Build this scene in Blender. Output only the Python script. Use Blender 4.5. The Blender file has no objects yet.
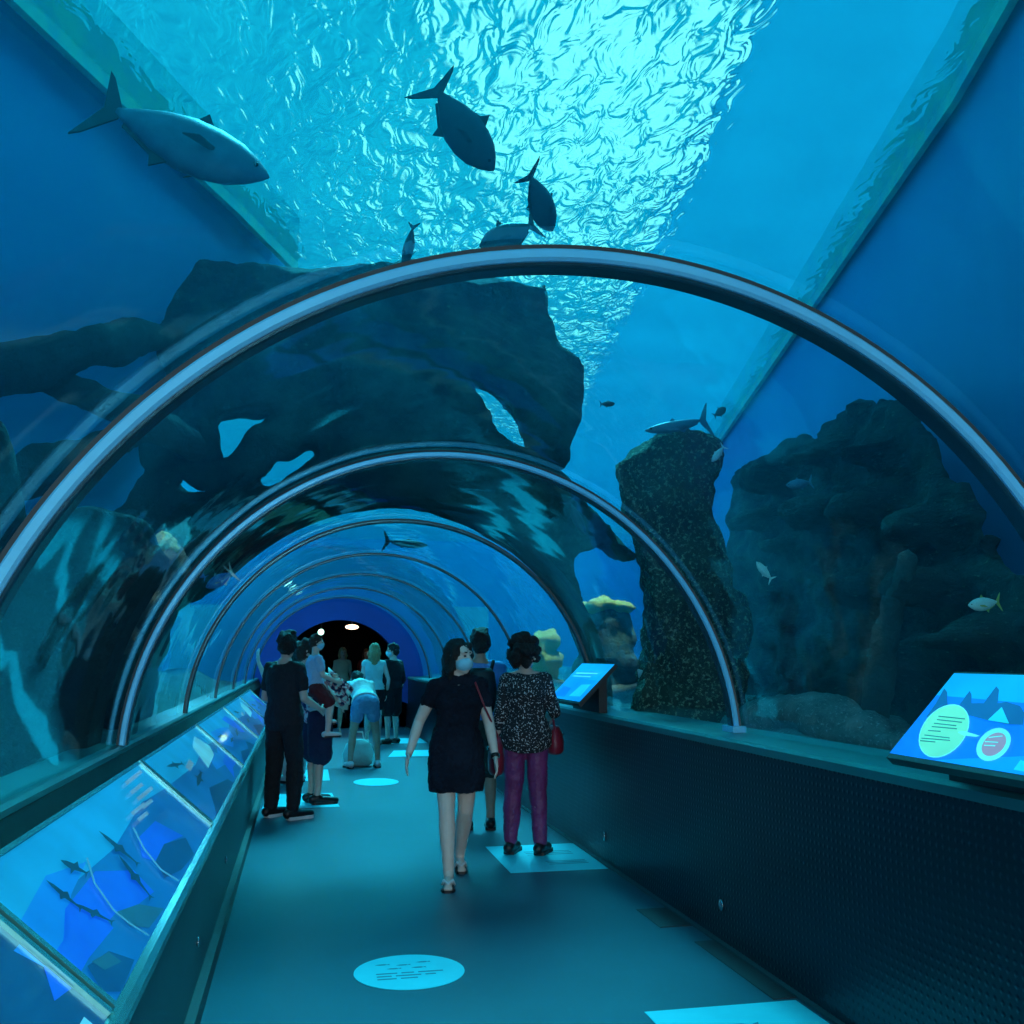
import bpy, bmesh, math, random
from mathutils import Vector, Matrix, noise
from mathutils.geometry import tessellate_polygon
PI = math.pi
rnd = random.Random(7)
scene = bpy.context.scene
col = scene.collection

# ------------------------------------------------------------------ camera
F, YAW, PIT = 980.0, math.radians(11.97), math.radians(8.36)
EYE = Vector((0, 0, 1.5))
cam_d = bpy.data.cameras.new('camera'); cam_d.sensor_width = 36; cam_d.lens = F / 1024 * 36
cam_d.clip_end = 200; cam_d.clip_start = 0.05
cam = bpy.data.objects.new('camera', cam_d); col.objects.link(cam)
cam.location = EYE; cam.rotation_euler = (PI / 2 + PIT, 0, -YAW)
scene.camera = cam

def ray(x, y):
    d = Vector(((x - 512) / F, 1, -(y - 512) / F))
    return Matrix.Rotation(-YAW, 3, 'Z') @ (Matrix.Rotation(PIT, 3, 'X') @ d)
def aty(x, y, Y):
    d = ray(x, y); return EYE + d * (Y / d.y)
def atz(x, y, z):
    d = ray(x, y); return EYE + d * ((z - EYE.z) / d.z)
def atx(x, y, X):
    d = ray(x, y); return EYE + d * (X / d.x)
def atplane(x, y, p0, n):
    d = ray(x, y); return EYE + d * ((p0 - EYE).dot(n) / d.dot(n))

# ------------------------------------------------------------------ tunnel measures
CX, CZ, RIB_R, GLASS_R = 0.785, 0.953, 1.65, 1.688
XL, XR = -0.365, 2.22            # walkway edges
Y_START, Y_END = -1.8, 21.4
RIBS = [2.55 + 2.8 * k for k in range(7)]
Z_WATER = 5.2

# ------------------------------------------------------------------ materials
def new_mat(name):
    m = bpy.data.materials.new(name); m.use_nodes = True
    nt = m.node_tree; nt.nodes.clear()
    out = nt.nodes.new('ShaderNodeOutputMaterial')
    return m, nt, out
def N(nt, t, **kw):
    n = nt.nodes.new(t)
    for k, v in kw.items():
        if k in n.inputs: n.inputs[k].default_value = v
        else: setattr(n, k, v)
    return n
def mat(name, c, rough=.6, metal=0, var=None, vscale=8, bump=0, bscale=30, emit=0, spec=.5, coat=0, detail=4):
    """procedural principled material; var = second colour mixed in by noise"""
    m, nt, out = new_mat(name)
    b = N(nt, 'ShaderNodeBsdfPrincipled')
    b.inputs['Roughness'].default_value = rough; b.inputs['Metallic'].default_value = metal
    b.inputs['Specular IOR Level'].default_value = spec; b.inputs['Coat Weight'].default_value = coat
    b.inputs['Coat Roughness'].default_value = .03
    tc = N(nt, 'ShaderNodeTexCoord')
    c4 = (*c, 1)
    b.inputs['Base Color'].default_value = c4
    v = var if var else tuple(x * .85 for x in c)
    nz = N(nt, 'ShaderNodeTexNoise', Scale=vscale, Detail=detail, Roughness=.6)
    nt.links.new(tc.outputs['Object'], nz.inputs['Vector'])
    rp = N(nt, 'ShaderNodeValToRGB')
    rp.color_ramp.elements[0].position = .38; rp.color_ramp.elements[1].position = .62
    rp.color_ramp.elements[0].color = c4; rp.color_ramp.elements[1].color = (*v, 1)
    nt.links.new(nz.outputs['Fac'], rp.inputs[0]); nt.links.new(rp.outputs[0], b.inputs['Base Color'])
    if emit:
        nt.links.new(rp.outputs[0], b.inputs['Emission Color']); b.inputs['Emission Strength'].default_value = emit
    if bump:
        n2 = N(nt, 'ShaderNodeTexNoise', Scale=bscale, Detail=5, Roughness=.65)
        nt.links.new(tc.outputs['Object'], n2.inputs['Vector'])
        bp = N(nt, 'ShaderNodeBump', Strength=bump, Distance=.05)
        nt.links.new(n2.outputs['Fac'], bp.inputs['Height']); nt.links.new(bp.outputs[0], b.inputs['Normal'])
    nt.links.new(b.outputs[0], out.inputs[0])
    return m

def rock_mat(name, dark, light, speck, speck_amt=.62, scale=1.0, strata=1):
    m, nt, out = new_mat(name)
    b = N(nt, 'ShaderNodeBsdfPrincipled', Roughness=.85)
    tc = N(nt, 'ShaderNodeTexCoord')
    n1 = N(nt, 'ShaderNodeTexNoise', Scale=1.6 * scale, Detail=6, Roughness=.62)
    n2 = N(nt, 'ShaderNodeTexNoise', Scale=14 * scale, Detail=6, Roughness=.7)
    mp = N(nt, 'ShaderNodeMapping'); mp.inputs['Scale'].default_value = (1, 1, strata); nt.links.new(tc.outputs['Object'], mp.inputs['Vector'])
    for n in (n1, n2): nt.links.new(mp.outputs[0], n.inputs['Vector'])
    r1 = N(nt, 'ShaderNodeValToRGB'); r1.color_ramp.elements[0].position = .36; r1.color_ramp.elements[1].position = .66
    r1.color_ramp.elements[0].color = (*dark, 1); r1.color_ramp.elements[1].color = (*light, 1)
    nt.links.new(n1.outputs['Fac'], r1.inputs[0])
    r2 = N(nt, 'ShaderNodeValToRGB'); r2.color_ramp.elements[0].position = speck_amt; r2.color_ramp.elements[1].position = speck_amt + .1
    nt.links.new(n2.outputs['Fac'], r2.inputs[0])
    mx = N(nt, 'ShaderNodeMixRGB'); mx.inputs[2].default_value = (*speck, 1)
    nt.links.new(r2.outputs[0], mx.inputs[0]); nt.links.new(r1.outputs[0], mx.inputs[1])
    nt.links.new(mx.outputs[0], b.inputs['Base Color'])
    ad = N(nt, 'ShaderNodeMath', operation='ADD'); nt.links.new(n1.outputs['Fac'], ad.inputs[0]); nt.links.new(n2.outputs['Fac'], ad.inputs[1])
    bp = N(nt, 'ShaderNodeBump', Strength=.9, Distance=.12)
    nt.links.new(ad.outputs[0], bp.inputs['Height']); nt.links.new(bp.outputs[0], b.inputs['Normal'])
    nt.links.new(b.outputs[0], out.inputs[0])
    return m

M = {}
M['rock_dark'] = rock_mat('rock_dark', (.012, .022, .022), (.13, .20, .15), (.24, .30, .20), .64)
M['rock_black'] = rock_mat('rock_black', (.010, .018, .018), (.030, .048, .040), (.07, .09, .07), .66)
M['rock_root'] = rock_mat('rock_root', (.05, .055, .05), (.09, .11, .10), (.16, .18, .14), .7)
M['rock_speckled'] = rock_mat('rock_speckled', (.06, .06, .04), (.16, .14, .08), (.92, .82, .52), .53, 2.4)
M['reflection_pillar'] = rock_mat('reflection_pillar', (.05, .11, .09), (.09, .17, .14), (.2, .28, .2), .66)
M['rock_reef'] = rock_mat('rock_reef', (.018, .030, .026), (.068, .11, .08), (.20, .25, .16), .60, 1.2, 2.8)
M['coral_grey'] = rock_mat('coral_grey', (.16, .18, .18), (.42, .42, .40), (.75, .72, .62), .6, 4)
M['coral_yellow'] = rock_mat('coral_yellow', (.75, .72, .22), (.85, .85, .35), (.95, .95, .6), .6, 4)
M['gravel'] = rock_mat('gravel', (.26, .28, .25), (.55, .58, .52), (1, 1, .95), .56, 3)
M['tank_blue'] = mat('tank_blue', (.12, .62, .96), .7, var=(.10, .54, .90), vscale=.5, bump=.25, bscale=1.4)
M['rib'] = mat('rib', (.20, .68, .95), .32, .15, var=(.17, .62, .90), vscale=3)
M['rib_inner'] = mat('rib_inner', (.012, .07, .10), .25, .3)
M['waterline_sparkle'] = mat('waterline_sparkle', (.55, .80, .50), .5, var=(.25, .62, .60), vscale=3.5)  # yellow-green colour stands in for light sparkling along the waterline
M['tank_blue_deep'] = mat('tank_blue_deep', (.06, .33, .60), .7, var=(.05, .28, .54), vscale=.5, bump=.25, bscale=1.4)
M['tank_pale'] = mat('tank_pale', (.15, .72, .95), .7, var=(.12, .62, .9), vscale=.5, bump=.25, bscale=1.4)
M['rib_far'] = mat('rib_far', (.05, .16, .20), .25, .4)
M['rib_dark'] = mat('rib_dark', (.004, .03, .04), .4)
M['gasket'] = mat('gasket', (.002, .006, .008), .7, spec=.2)
M['ledge'] = mat('ledge', (.03, .20, .20), .35, .1, var=(.025, .18, .18), vscale=2)
M['rail'] = mat('rail', (.10, .36, .36), .25, .6)
M['side_wall'] = mat('side_wall', (.012, .085, .10), .5, .1, var=(.010, .075, .09), vscale=2)
M['skirting'] = mat('skirting', (.018, .03, .035), .5)
M['black'] = mat('black', (.012, .014, .018), .5)
M['hall'] = mat('hall', (.010, .010, .014), .9)
M['portal'] = mat('portal', (.01, .08, .40), .5, var=(.008, .07, .36), vscale=2)
M['floor'] = mat('floor', (.008, .088, .13), .42, var=(.006, .077, .115), vscale=1.2, bump=.06, bscale=160, spec=.4)
M['chrome'] = mat('chrome', (.7, .72, .74), .2, 1)
M['grate'] = mat('grate', (.02, .03, .035), .5, .2)
M['sticker'] = mat('sticker', (.04, .72, .84), .4, var=(.03, .68, .8), vscale=6)
M['sticker_ink'] = mat('sticker_ink', (.06, .22, .34), .5)
M['skin'] = mat('skin', (.62, .46, .38), .5, var=(.58, .42, .35), vscale=20)
M['skin_pale'] = mat('skin_pale', (.74, .60, .52), .5, var=(.7, .56, .48), vscale=20)
M['skin_tan'] = mat('skin_tan', (.44, .32, .24), .5, var=(.41, .29, .21), vscale=20)
M['hair_black'] = mat('hair_black', (.012, .010, .010), .5, bump=.5, bscale=90)
M['hair_brown'] = mat('hair_brown', (.05, .032, .022), .5, bump=.5, bscale=90)
M['hair_blond'] = mat('hair_blond', (.50, .38, .18), .5, var=(.38, .27, .12), vscale=40, bump=.5, bscale=90)
M['cloth_black'] = mat('cloth_black', (.014, .014, .02), .85, bump=.3, bscale=14)
M['cloth_dress'] = mat('cloth_dress', (.004, .007, .016), .9, var=(.010, .015, .03), vscale=4, bump=.6, bscale=9, spec=.25)
M['cloth_trousers'] = mat('cloth_trousers', (.012, .014, .02), .9, bump=.35, bscale=14)
M['cloth_navy'] = mat('cloth_navy', (.012, .016, .06), .9, bump=.3, bscale=12)
M['cloth_purple'] = mat('cloth_purple', (.24, .035, .16), .5, var=(.18, .025, .12), vscale=6, bump=.35, bscale=12)
M['cloth_blue'] = mat('cloth_blue', (.10, .30, .70), .8, bump=.3, bscale=12)
M['cloth_paleblue'] = mat('cloth_paleblue', (.40, .60, .82), .8, var=(.34, .54, .78), vscale=12, bump=.3, bscale=14)
M['cloth_maroon'] = mat('cloth_maroon', (.12, .012, .02), .8)
M['cloth_teal'] = mat('cloth_teal', (.45, .78, .76), .8, bump=.3, bscale=12)
M['cloth_white'] = mat('cloth_white', (.82, .84, .80), .8, bump=.3, bscale=12)
M['cloth_cream'] = mat('cloth_cream', (.72, .74, .52), .8, bump=.3, bscale=12)
M['cloth_denim'] = mat('cloth_denim', (.10, .24, .40), .85, var=(.16, .32, .5), vscale=10, bump=.3, bscale=20)
M['cloth_darkgreen'] = mat('cloth_darkgreen', (.02, .05, .045), .85)
M['cloth_red'] = mat('cloth_red', (.30, .03, .03), .8)
M['leather_red'] = mat('leather_red', (.32, .02, .045), .38, var=(.26, .015, .035), vscale=6)
M['shoe_black'] = mat('shoe_black', (.012, .012, .014), .4)
M['shoe_white'] = mat('shoe_white', (.75, .77, .78), .5)
M['mask_blue'] = mat('mask_blue', (.30, .70, .85), .7)
M['eye'] = mat('eye', (.01, .01, .01), .2)
M['lip'] = mat('lip', (.40, .16, .15), .5)
M['pearl'] = mat('pearl', (.85, .82, .7), .2)
M['fish_silver'] = mat('fish_silver', (.15, .26, .34), .4, .2, var=(.10, .19, .26), vscale=5)
M['fish_dark'] = mat('fish_dark', (.06, .09, .11), .45, .1)
M['fish_fin'] = mat('fish_fin', (.05, .08, .09), .5)
M['fish_yellowfin'] = mat('fish_yellowfin', (.55, .50, .10), .5)
M['fish_blue'] = mat('fish_blue', (.12, .35, .85), .4)
M['fish_cream'] = mat('fish_cream', (.80, .82, .70), .45, var=(.6, .66, .6), vscale=9)
M['fish_white'] = mat('fish_white', (.85, .85, .85), .4)
# backlit display prints
def lit_mat(name, c, e, coat):
    m, nt, out = new_mat(name)
    b = N(nt, 'ShaderNodeBsdfPrincipled', Roughness=.3); b.inputs['Base Color'].default_value = (*[x * .3 for x in c], 1)
    b.inputs['Coat Weight'].default_value = coat; b.inputs['Coat Roughness'].default_value = .04
    tc = N(nt, 'ShaderNodeTexCoord'); nz = N(nt, 'ShaderNodeTexNoise', Scale=3, Detail=2); nt.links.new(tc.outputs['Object'], nz.inputs['Vector'])
    rp = N(nt, 'ShaderNodeValToRGB'); rp.color_ramp.elements[0].position = .3; rp.color_ramp.elements[1].position = .7
    rp.color_ramp.elements[0].color = (*[x * .8 for x in c], 1); rp.color_ramp.elements[1].color = (*[min(1, x * 1.15) for x in c], 1)
    nt.links.new(nz.outputs['Fac'], rp.inputs[0]); nt.links.new(rp.outputs[0], b.inputs['Emission Color']); b.inputs['Emission Strength'].default_value = e
    nt.links.new(b.outputs[0], out.inputs[0]); return m
def lit(name, c, e, coat=.4): return lit_mat(name, c, e, coat)
M['d_bg'] = lit('d_bg', (.002, .12, .42), .7)
M['d_top_sheen'] = lit('d_top_sheen', (.004, .30, .62), .8)
M['d_mid'] = lit('d_mid', (.002, .17, .62), .9)
M['d_deep'] = lit('d_deep', (.002, .085, .66), .9)
M['d_dark'] = lit('d_dark', (.001, .04, .16), .7)
M['d_teal'] = lit('d_teal', (.01, .13, .22), .5)
M['d_fish'] = lit('d_fish', (.004, .04, .12), .3)
M['d_line'] = lit('d_line', (.08, .40, .60), .5)
M['d_text'] = lit('d_text', (.18, .48, .70), .5)
M['d_pale'] = lit('d_pale', (.10, .60, .80), .9)
M['s_bg'] = lit('s_bg', (.002, .18, .95), 1.0, .1)
M['s_top'] = lit('s_top', (.002, .38, .95), 1.0, .1)
M['s_low'] = lit('s_low', (.002, .30, .95), 1.0, .1)
M['s_rock'] = lit('s_rock', (.004, .13, .42), .8, .1)
M['s_mint'] = lit('s_mint', (.10, .72, .52), 1.0, .1)
M['s_rim'] = lit('s_rim', (.10, .85, .85), 1.0, .1)
M['s_ink'] = lit('s_ink', (.01, .30, .32), .7, .1)
M['s_pink'] = lit('s_pink', (.30, .32, .52), .8, .1)
M['s_tri'] = lit('s_tri', (.01, .60, .88), 1.0, .1)

def lamp_mat(name, c, e):
    m, nt, out = new_mat(name); em = N(nt, 'ShaderNodeEmission', Strength=e); em.inputs[0].default_value = (*c, 1)
    nt.links.new(em.outputs[0], out.inputs[0]); return m
M['lamp_teal'] = lamp_mat('lamp_teal', (.5, 1, .8), 6)
M['lamp_warm'] = lamp_mat('lamp_warm', (1, .62, .38), 5)

# dotted pressed-metal cladding of the right-hand wall
m, nt, out = new_mat('dotted_panel'); M['dotted'] = m
b = N(nt, 'ShaderNodeBsdfPrincipled', Roughness=.33); b.inputs['Base Color'].default_value = (.004, .02, .034, 1); b.inputs['Metallic'].default_value = .3
g = N(nt, 'ShaderNodeNewGeometry'); sp = N(nt, 'ShaderNodeSeparateXYZ'); nt.links.new(g.outputs['Position'], sp.inputs[0])
def mth(op, a, bb=None):
    n = N(nt, 'ShaderNodeMath', operation=op)
    for i, v in enumerate((a, bb)):
        if v is None: continue
        if isinstance(v, (int, float)): n.inputs[i].default_value = v
        else: nt.links.new(v, n.inputs[i])
    return n.outputs[0]
k = 2 * PI / .036
s1 = mth('SINE', mth('MULTIPLY', sp.outputs['Y'], k)); s2 = mth('SINE', mth('MULTIPLY', sp.outputs['Z'], k))
h = mth('POWER', mth('MAXIMUM', mth('MULTIPLY', mth('ADD', s1, s2), .5), 0), 2.0)
bp = N(nt, 'ShaderNodeBump', Strength=.35, Distance=.006); nt.links.new(h, bp.inputs['Height'])
nt.links.new(bp.outputs[0], b.inputs['Normal']); nt.links.new(b.outputs[0], out.inputs[0])

# patterned blouse
m, nt, out = new_mat('blouse_print'); M['blouse'] = m
b = N(nt, 'ShaderNodeBsdfPrincipled', Roughness=.85)
tc = N(nt, 'ShaderNodeTexCoord'); vo = N(nt, 'ShaderNodeTexNoise', Scale=75, Detail=1); nt.links.new(tc.outputs['Object'], vo.inputs['Vector'])
rp = N(nt, 'ShaderNodeValToRGB'); rp.color_ramp.elements[0].position = .60; rp.color_ramp.elements[1].position = .66
rp.color_ramp.elements[0].color = (.014, .014, .02, 1); rp.color_ramp.elements[1].color = (.6, .6, .62, 1)
nt.links.new(vo.outputs['Fac'], rp.inputs[0]); nt.links.new(rp.outputs[0], b.inputs['Base Color']); nt.links.new(b.outputs[0], out.inputs[0])
# pink / white patterned top
m, nt, out = new_mat('floral_print'); M['floral'] = m
b = N(nt, 'ShaderNodeBsdfPrincipled', Roughness=.85)
tc = N(nt, 'ShaderNodeTexCoord'); vo = N(nt, 'ShaderNodeTexNoise', Scale=16, Detail=2); nt.links.new(tc.outputs['Object'], vo.inputs['Vector'])
rp = N(nt, 'ShaderNodeValToRGB'); rp.color_ramp.interpolation = 'CONSTANT'
rp.color_ramp.elements[0].color = (.03, .03, .10, 1); rp.color_ramp.elements[1].position = .44; rp.color_ramp.elements[1].color = (.62, .22, .26, 1)
e = rp.color_ramp.elements.new(.52); e.color = (.66, .62, .60, 1)
nt.links.new(vo.outputs['Fac'], rp.inputs[0]); nt.links.new(rp.outputs[0], b.inputs['Base Color']); nt.links.new(b.outputs[0], out.inputs[0])

# acrylic
m, nt, out = new_mat('acrylic'); M['acrylic'] = m
tr = N(nt, 'ShaderNodeBsdfTransparent'); tr.inputs[0].default_value = (.70, .95, .98, 1)
gl = N(nt, 'ShaderNodeBsdfGlossy', Roughness=.04); gl.inputs[0].default_value = (.45, .95, 1, 1)
fr = N(nt, 'ShaderNodeFresnel', IOR=1.42)
g = N(nt, 'ShaderNodeNewGeometry')
tc = N(nt, 'ShaderNodeTexCoord'); nz = N(nt, 'ShaderNodeTexNoise', Scale=1.3, Detail=2); nt.links.new(tc.outputs['Object'], nz.inputs['Vector'])
bp = N(nt, 'ShaderNodeBump', Strength=.10, Distance=.1); nt.links.new(nz.outputs['Fac'], bp.inputs['Height']); nt.links.new(bp.outputs[0], gl.inputs['Normal'])
inv = N(nt, 'ShaderNodeMath', operation='SUBTRACT'); inv.inputs[0].default_value = 1; nt.links.new(g.outputs['Backfacing'], inv.inputs[1])
mu = N(nt, 'ShaderNodeMath', operation='MULTIPLY'); nt.links.new(fr.outputs[0], mu.inputs[0]); nt.links.new(inv.outputs[0], mu.inputs[1])
mx = N(nt, 'ShaderNodeMixShader'); nt.links.new(mu.outputs[0], mx.inputs[0]); nt.links.new(tr.outputs[0], mx.inputs[1]); nt.links.new(gl.outputs[0], mx.inputs[2])
nt.links.new(mx.outputs[0], out.inputs[0])

# water: volume, with a rippled refracting top
WATER_SCATTER, WATER_ABSORB = .016, .10
m, nt, out = new_mat('water'); M['water'] = m
g = N(nt, 'ShaderNodeNewGeometry'); sp = N(nt, 'ShaderNodeSeparateXYZ'); nt.links.new(g.outputs['Position'], sp.inputs[0])
top = N(nt, 'ShaderNodeMath', operation='GREATER_THAN'); top.inputs[1].default_value = Z_WATER - .06; nt.links.new(sp.outputs['Z'], top.inputs[0])
n1 = N(nt, 'ShaderNodeTexNoise', Scale=5.5, Detail=2, Roughness=.5, Distortion=1.0)
n2 = N(nt, 'ShaderNodeTexNoise', Scale=1.1, Detail=2)
ma = N(nt, 'ShaderNodeMapping'); ma.inputs['Scale'].default_value = (1.25, .6, 1)
nt.links.new(g.outputs['Position'], ma.inputs['Vector'])
for n in (n1, n2): nt.links.new(ma.outputs[0], n.inputs['Vector'])
ad = N(nt, 'ShaderNodeMath', operation='MULTIPLY_ADD'); ad.inputs[1].default_value = 2.2
nt.links.new(n2.outputs['Fac'], ad.inputs[0]); nt.links.new(n1.outputs['Fac'], ad.inputs[2])
bp = N(nt, 'ShaderNodeBump', Strength=.42, Distance=.13); nt.links.new(ad.outputs[0], bp.inputs['Height'])
rf = N(nt, 'ShaderNodeBsdfRefraction', Roughness=.0, IOR=.75); rf.inputs[0].default_value = (.10, .90, 1, 1); nt.links.new(bp.outputs[0], rf.inputs['Normal'])
tr = N(nt, 'ShaderNodeBsdfTransparent'); tr.inputs[0].default_value = (.25, .92, 1, 1)
mx1 = N(nt, 'ShaderNodeMixShader', Fac=.35); nt.links.new(rf.outputs[0], mx1.inputs[1]); nt.links.new(tr.outputs[0], mx1.inputs[2])
tr2 = N(nt, 'ShaderNodeBsdfTransparent')
mx = N(nt, 'ShaderNodeMixShader'); nt.links.new(top.outputs[0], mx.inputs[0]); nt.links.new(tr2.outputs[0], mx.inputs[1]); nt.links.new(mx1.outputs[0], mx.inputs[2])
nt.links.new(mx.outputs[0], out.inputs['Surface'])
vs = N(nt, 'ShaderNodeVolumeScatter', Density=WATER_SCATTER); vs.inputs['Color'].default_value = (.05, .62, 1, 1); vs.inputs['Anisotropy'].default_value = .2
va = N(nt, 'ShaderNodeVolumeAbsorption', Density=WATER_ABSORB); va.inputs['Color'].default_value = (0, .72, .92, 1)
av = N(nt, 'ShaderNodeAddShader'); nt.links.new(vs.outputs[0], av.inputs[0]); nt.links.new(va.outputs[0], av.inputs[1])
nt.links.new(av.outputs[0], out.inputs['Volume'])

# roof sheeting over part of the tank
m, nt, out = new_mat('roof_sheet'); M['roof_sheet'] = m
tl = N(nt, 'ShaderNodeBsdfTranslucent'); tl.inputs[0].default_value = (.34, .42, .46, 1)
df = N(nt, 'ShaderNodeBsdfDiffuse'); df.inputs[0].default_value = (.3, .4, .45, 1)
tc = N(nt, 'ShaderNodeTexCoord'); wv = N(nt, 'ShaderNodeTexNoise', Scale=1.2, Detail=3); nt.links.new(tc.outputs['Object'], wv.inputs['Vector'])
rp = N(nt, 'ShaderNodeValToRGB'); rp.color_ramp.elements[0].color = (.20, .45, .56, 1); rp.color_ramp.elements[1].color = (.34, .64, .74, 1)
nt.links.new(wv.outputs['Fac'], rp.inputs[0]); nt.links.new(rp.outputs[0], tl.inputs[0])
mx = N(nt, 'ShaderNodeMixShader', Fac=.3); nt.links.new(tl.outputs[0], mx.inputs[1]); nt.links.new(df.outputs[0], mx.inputs[2]); nt.links.new(mx.outputs[0], out.inputs[0])

# ------------------------------------------------------------------ object helpers
def tag(o, label=None, cat=None, group=None, kind=None):
    if label: o['label'] = label
    if cat: o['category'] = cat
    if group: o['group'] = group
    if kind: o['kind'] = kind
    return o
def empty(name, loc=(0, 0, 0), rz=0):
    o = bpy.data.objects.new(name, None); col.objects.link(o); o.location = loc; o.rotation_euler = (0, 0, rz)
    o.empty_display_size = .1
    return o
def build(bm, name, material, parent=None, smooth=False):
    bmesh.ops.recalc_face_normals(bm, faces=bm.faces)
    me = bpy.data.meshes.new(name); bm.to_mesh(me); bm.free()
    mats = material if isinstance(material, (list, tuple)) else [material]
    for mm in mats: me.materials.append(M[mm] if isinstance(mm, str) else mm)
    if smooth:
        for p in me.polygons: p.use_smooth = True
    o = bpy.data.objects.new(name, me); col.objects.link(o)
    if parent: o.parent = parent
    return o
def box(bm, a, b, mi=0):
    x0, y0, z0 = a; x1, y1, z1 = b
    v = [bm.verts.new(p) for p in ((x0, y0, z0), (x1, y0, z0), (x1, y1, z0), (x0, y1, z0), (x0, y0, z1), (x1, y0, z1), (x1, y1, z1), (x0, y1, z1))]
    for f in ((0, 3, 2, 1), (4, 5, 6, 7), (0, 1, 5, 4), (1, 2, 6, 5), (2, 3, 7, 6), (3, 0, 4, 7)):
        bm.faces.new([v[i] for i in f]).material_index = mi
def prism(bm, pts, off, mi=0):
    """closed prism: polygon pts (Vectors) extruded by the vector off"""
    a = [bm.verts.new(p) for p in pts]; b = [bm.verts.new(p + off) for p in pts]
    n = len(a)
    bm.faces.new(a).material_index = mi; bm.faces.new(b[::-1]).material_index = mi
    for i in range(n): bm.faces.new((a[i], b[i], b[(i + 1) % n], a[(i + 1) % n])).material_index = mi
def extrude_y(bm, prof, y0, y1, mi=0):
    prism(bm, [Vector((x, y0, z)) for x, z in prof], Vector((0, y1 - y0, 0)), mi)
def loft(bm, rings, n=14):
    """rings: (centre, u, v) with u, v the half-axis vectors"""
    rows = []
    for c, u, v in rings:
        rows.append([bm.verts.new(c + u * math.cos(2 * PI * i / n) + v * math.sin(2 * PI * i / n)) for i in range(n)])
    for r0, r1 in zip(rows, rows[1:]):
        for i in range(n): bm.faces.new((r0[i], r0[(i + 1) % n], r1[(i + 1) % n], r1[i]))
    bm.faces.new(rows[0][::-1]); bm.faces.new(rows[-1])
def frame(d):
    d = d.normalized(); a = Vector((0, 0, 1)) if abs(d.z) < .9 else Vector((0, 1, 0))
    u = d.cross(a).normalized(); return u, u.cross(d).normalized()
def capsule(bm, a, b, ra, rb, n=12):
    a, b = Vector(a), Vector(b); d = b - a
    if d.length < 1e-5: d = Vector((0, 0, 1e-3)); b = a + d
    dn = d.normalized(); u, v = frame(dn); rings = []
    for t in (-.97, -.8, -.45, 0): s = math.sqrt(max(0, 1 - t * t)); rings.append((a + dn * ra * t, u * ra * s, v * ra * s))
    for t in (0, .45, .8, .97): s = math.sqrt(max(0, 1 - t * t)); rings.append((b + dn * rb * t, u * rb * s, v * rb * s))
    loft(bm, rings, n)
def limb(bm, pts, rad, n=12):
    for i in range(len(pts) - 1): capsule(bm, pts[i], pts[i + 1], rad[i], rad[i + 1], n)
def ellipsoid(bm, c, r, mtx=None, n=14):
    c = Vector(c); mtx = mtx or Matrix.Identity(3); rings = []
    for k in range(9):
        t = -math.cos(PI * (k + .25) / 8.5); s = math.sqrt(max(0, 1 - t * t))
        rings.append((c + mtx @ Vector((0, 0, r[2] * t)), mtx @ Vector((r[0] * s, 0, 0)), mtx @ Vector((0, r[1] * s, 0))))
    loft(bm, rings, n)
scratch = bpy.data.scenes.new('scratch')
def remesh(bm, name, voxel, material, parent=None, smooth=2, jitter=None):
    """one continuous skin over every closed piece in bm"""
    bmesh.ops.recalc_face_normals(bm, faces=bm.faces)
    me = bpy.data.meshes.new('tmp'); bm.to_mesh(me); bm.free()
    o = bpy.data.objects.new('tmp', me); scratch.collection.objects.link(o)
    r = o.modifiers.new('r', 'REMESH'); r.mode = 'VOXEL'; r.voxel_size = voxel
    if smooth: s = o.modifiers.new('s', 'SMOOTH'); s.factor = .5; s.iterations = smooth
    with bpy.context.temp_override(scene=scratch, view_layer=scratch.view_layers[0]):
        dg = bpy.context.evaluated_depsgraph_get(); dg.update()
        m2 = bpy.data.meshes.new_from_object(o.evaluated_get(dg))
    bpy.data.objects.remove(o); bpy.data.meshes.remove(me)
    if jitter: jitter(m2)
    m2.name = name; m2.materials.clear()
    m2.materials.append(M[material] if isinstance(material, str) else material)
    for p in m2.polygons: p.use_smooth = True; p.material_index = 0
    o = bpy.data.objects.new(name, m2); col.objects.link(o)
    if parent: o.parent = parent
    return o
def displace(amp, freq, seed=0, clear=None, fine=.25, strata=1):
    def f(me):
        off = Vector((seed * 13.1, seed * 7.7, seed * 3.3))
        nr = [v.normal.copy() for v in me.vertices]
        for v, vn in zip(me.vertices, nr):
            p = Vector((v.co.x, v.co.y, v.co.z * strata))
            d = noise.fractal(p * freq + off, 1.0, 2.0, 4) * amp + noise.noise(p * freq * 5 + off) * amp * fine
            v.co = v.co + vn * d
            if clear:
                dx, dz = v.co.x - CX, v.co.z - CZ; r = math.hypot(dx, dz)
                if r < clear and v.co.z > .9:
                    v.co.x = CX + dx / r * clear; v.co.z = CZ + dz / r * clear
    return f

# ------------------------------------------------------------------ setting: walkway
bm = bmesh.new(); box(bm, (XL, Y_START, -.1), (XR, Y_END, 0)); tag(build(bm, 'floor', 'floor'), kind='structure')
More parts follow.
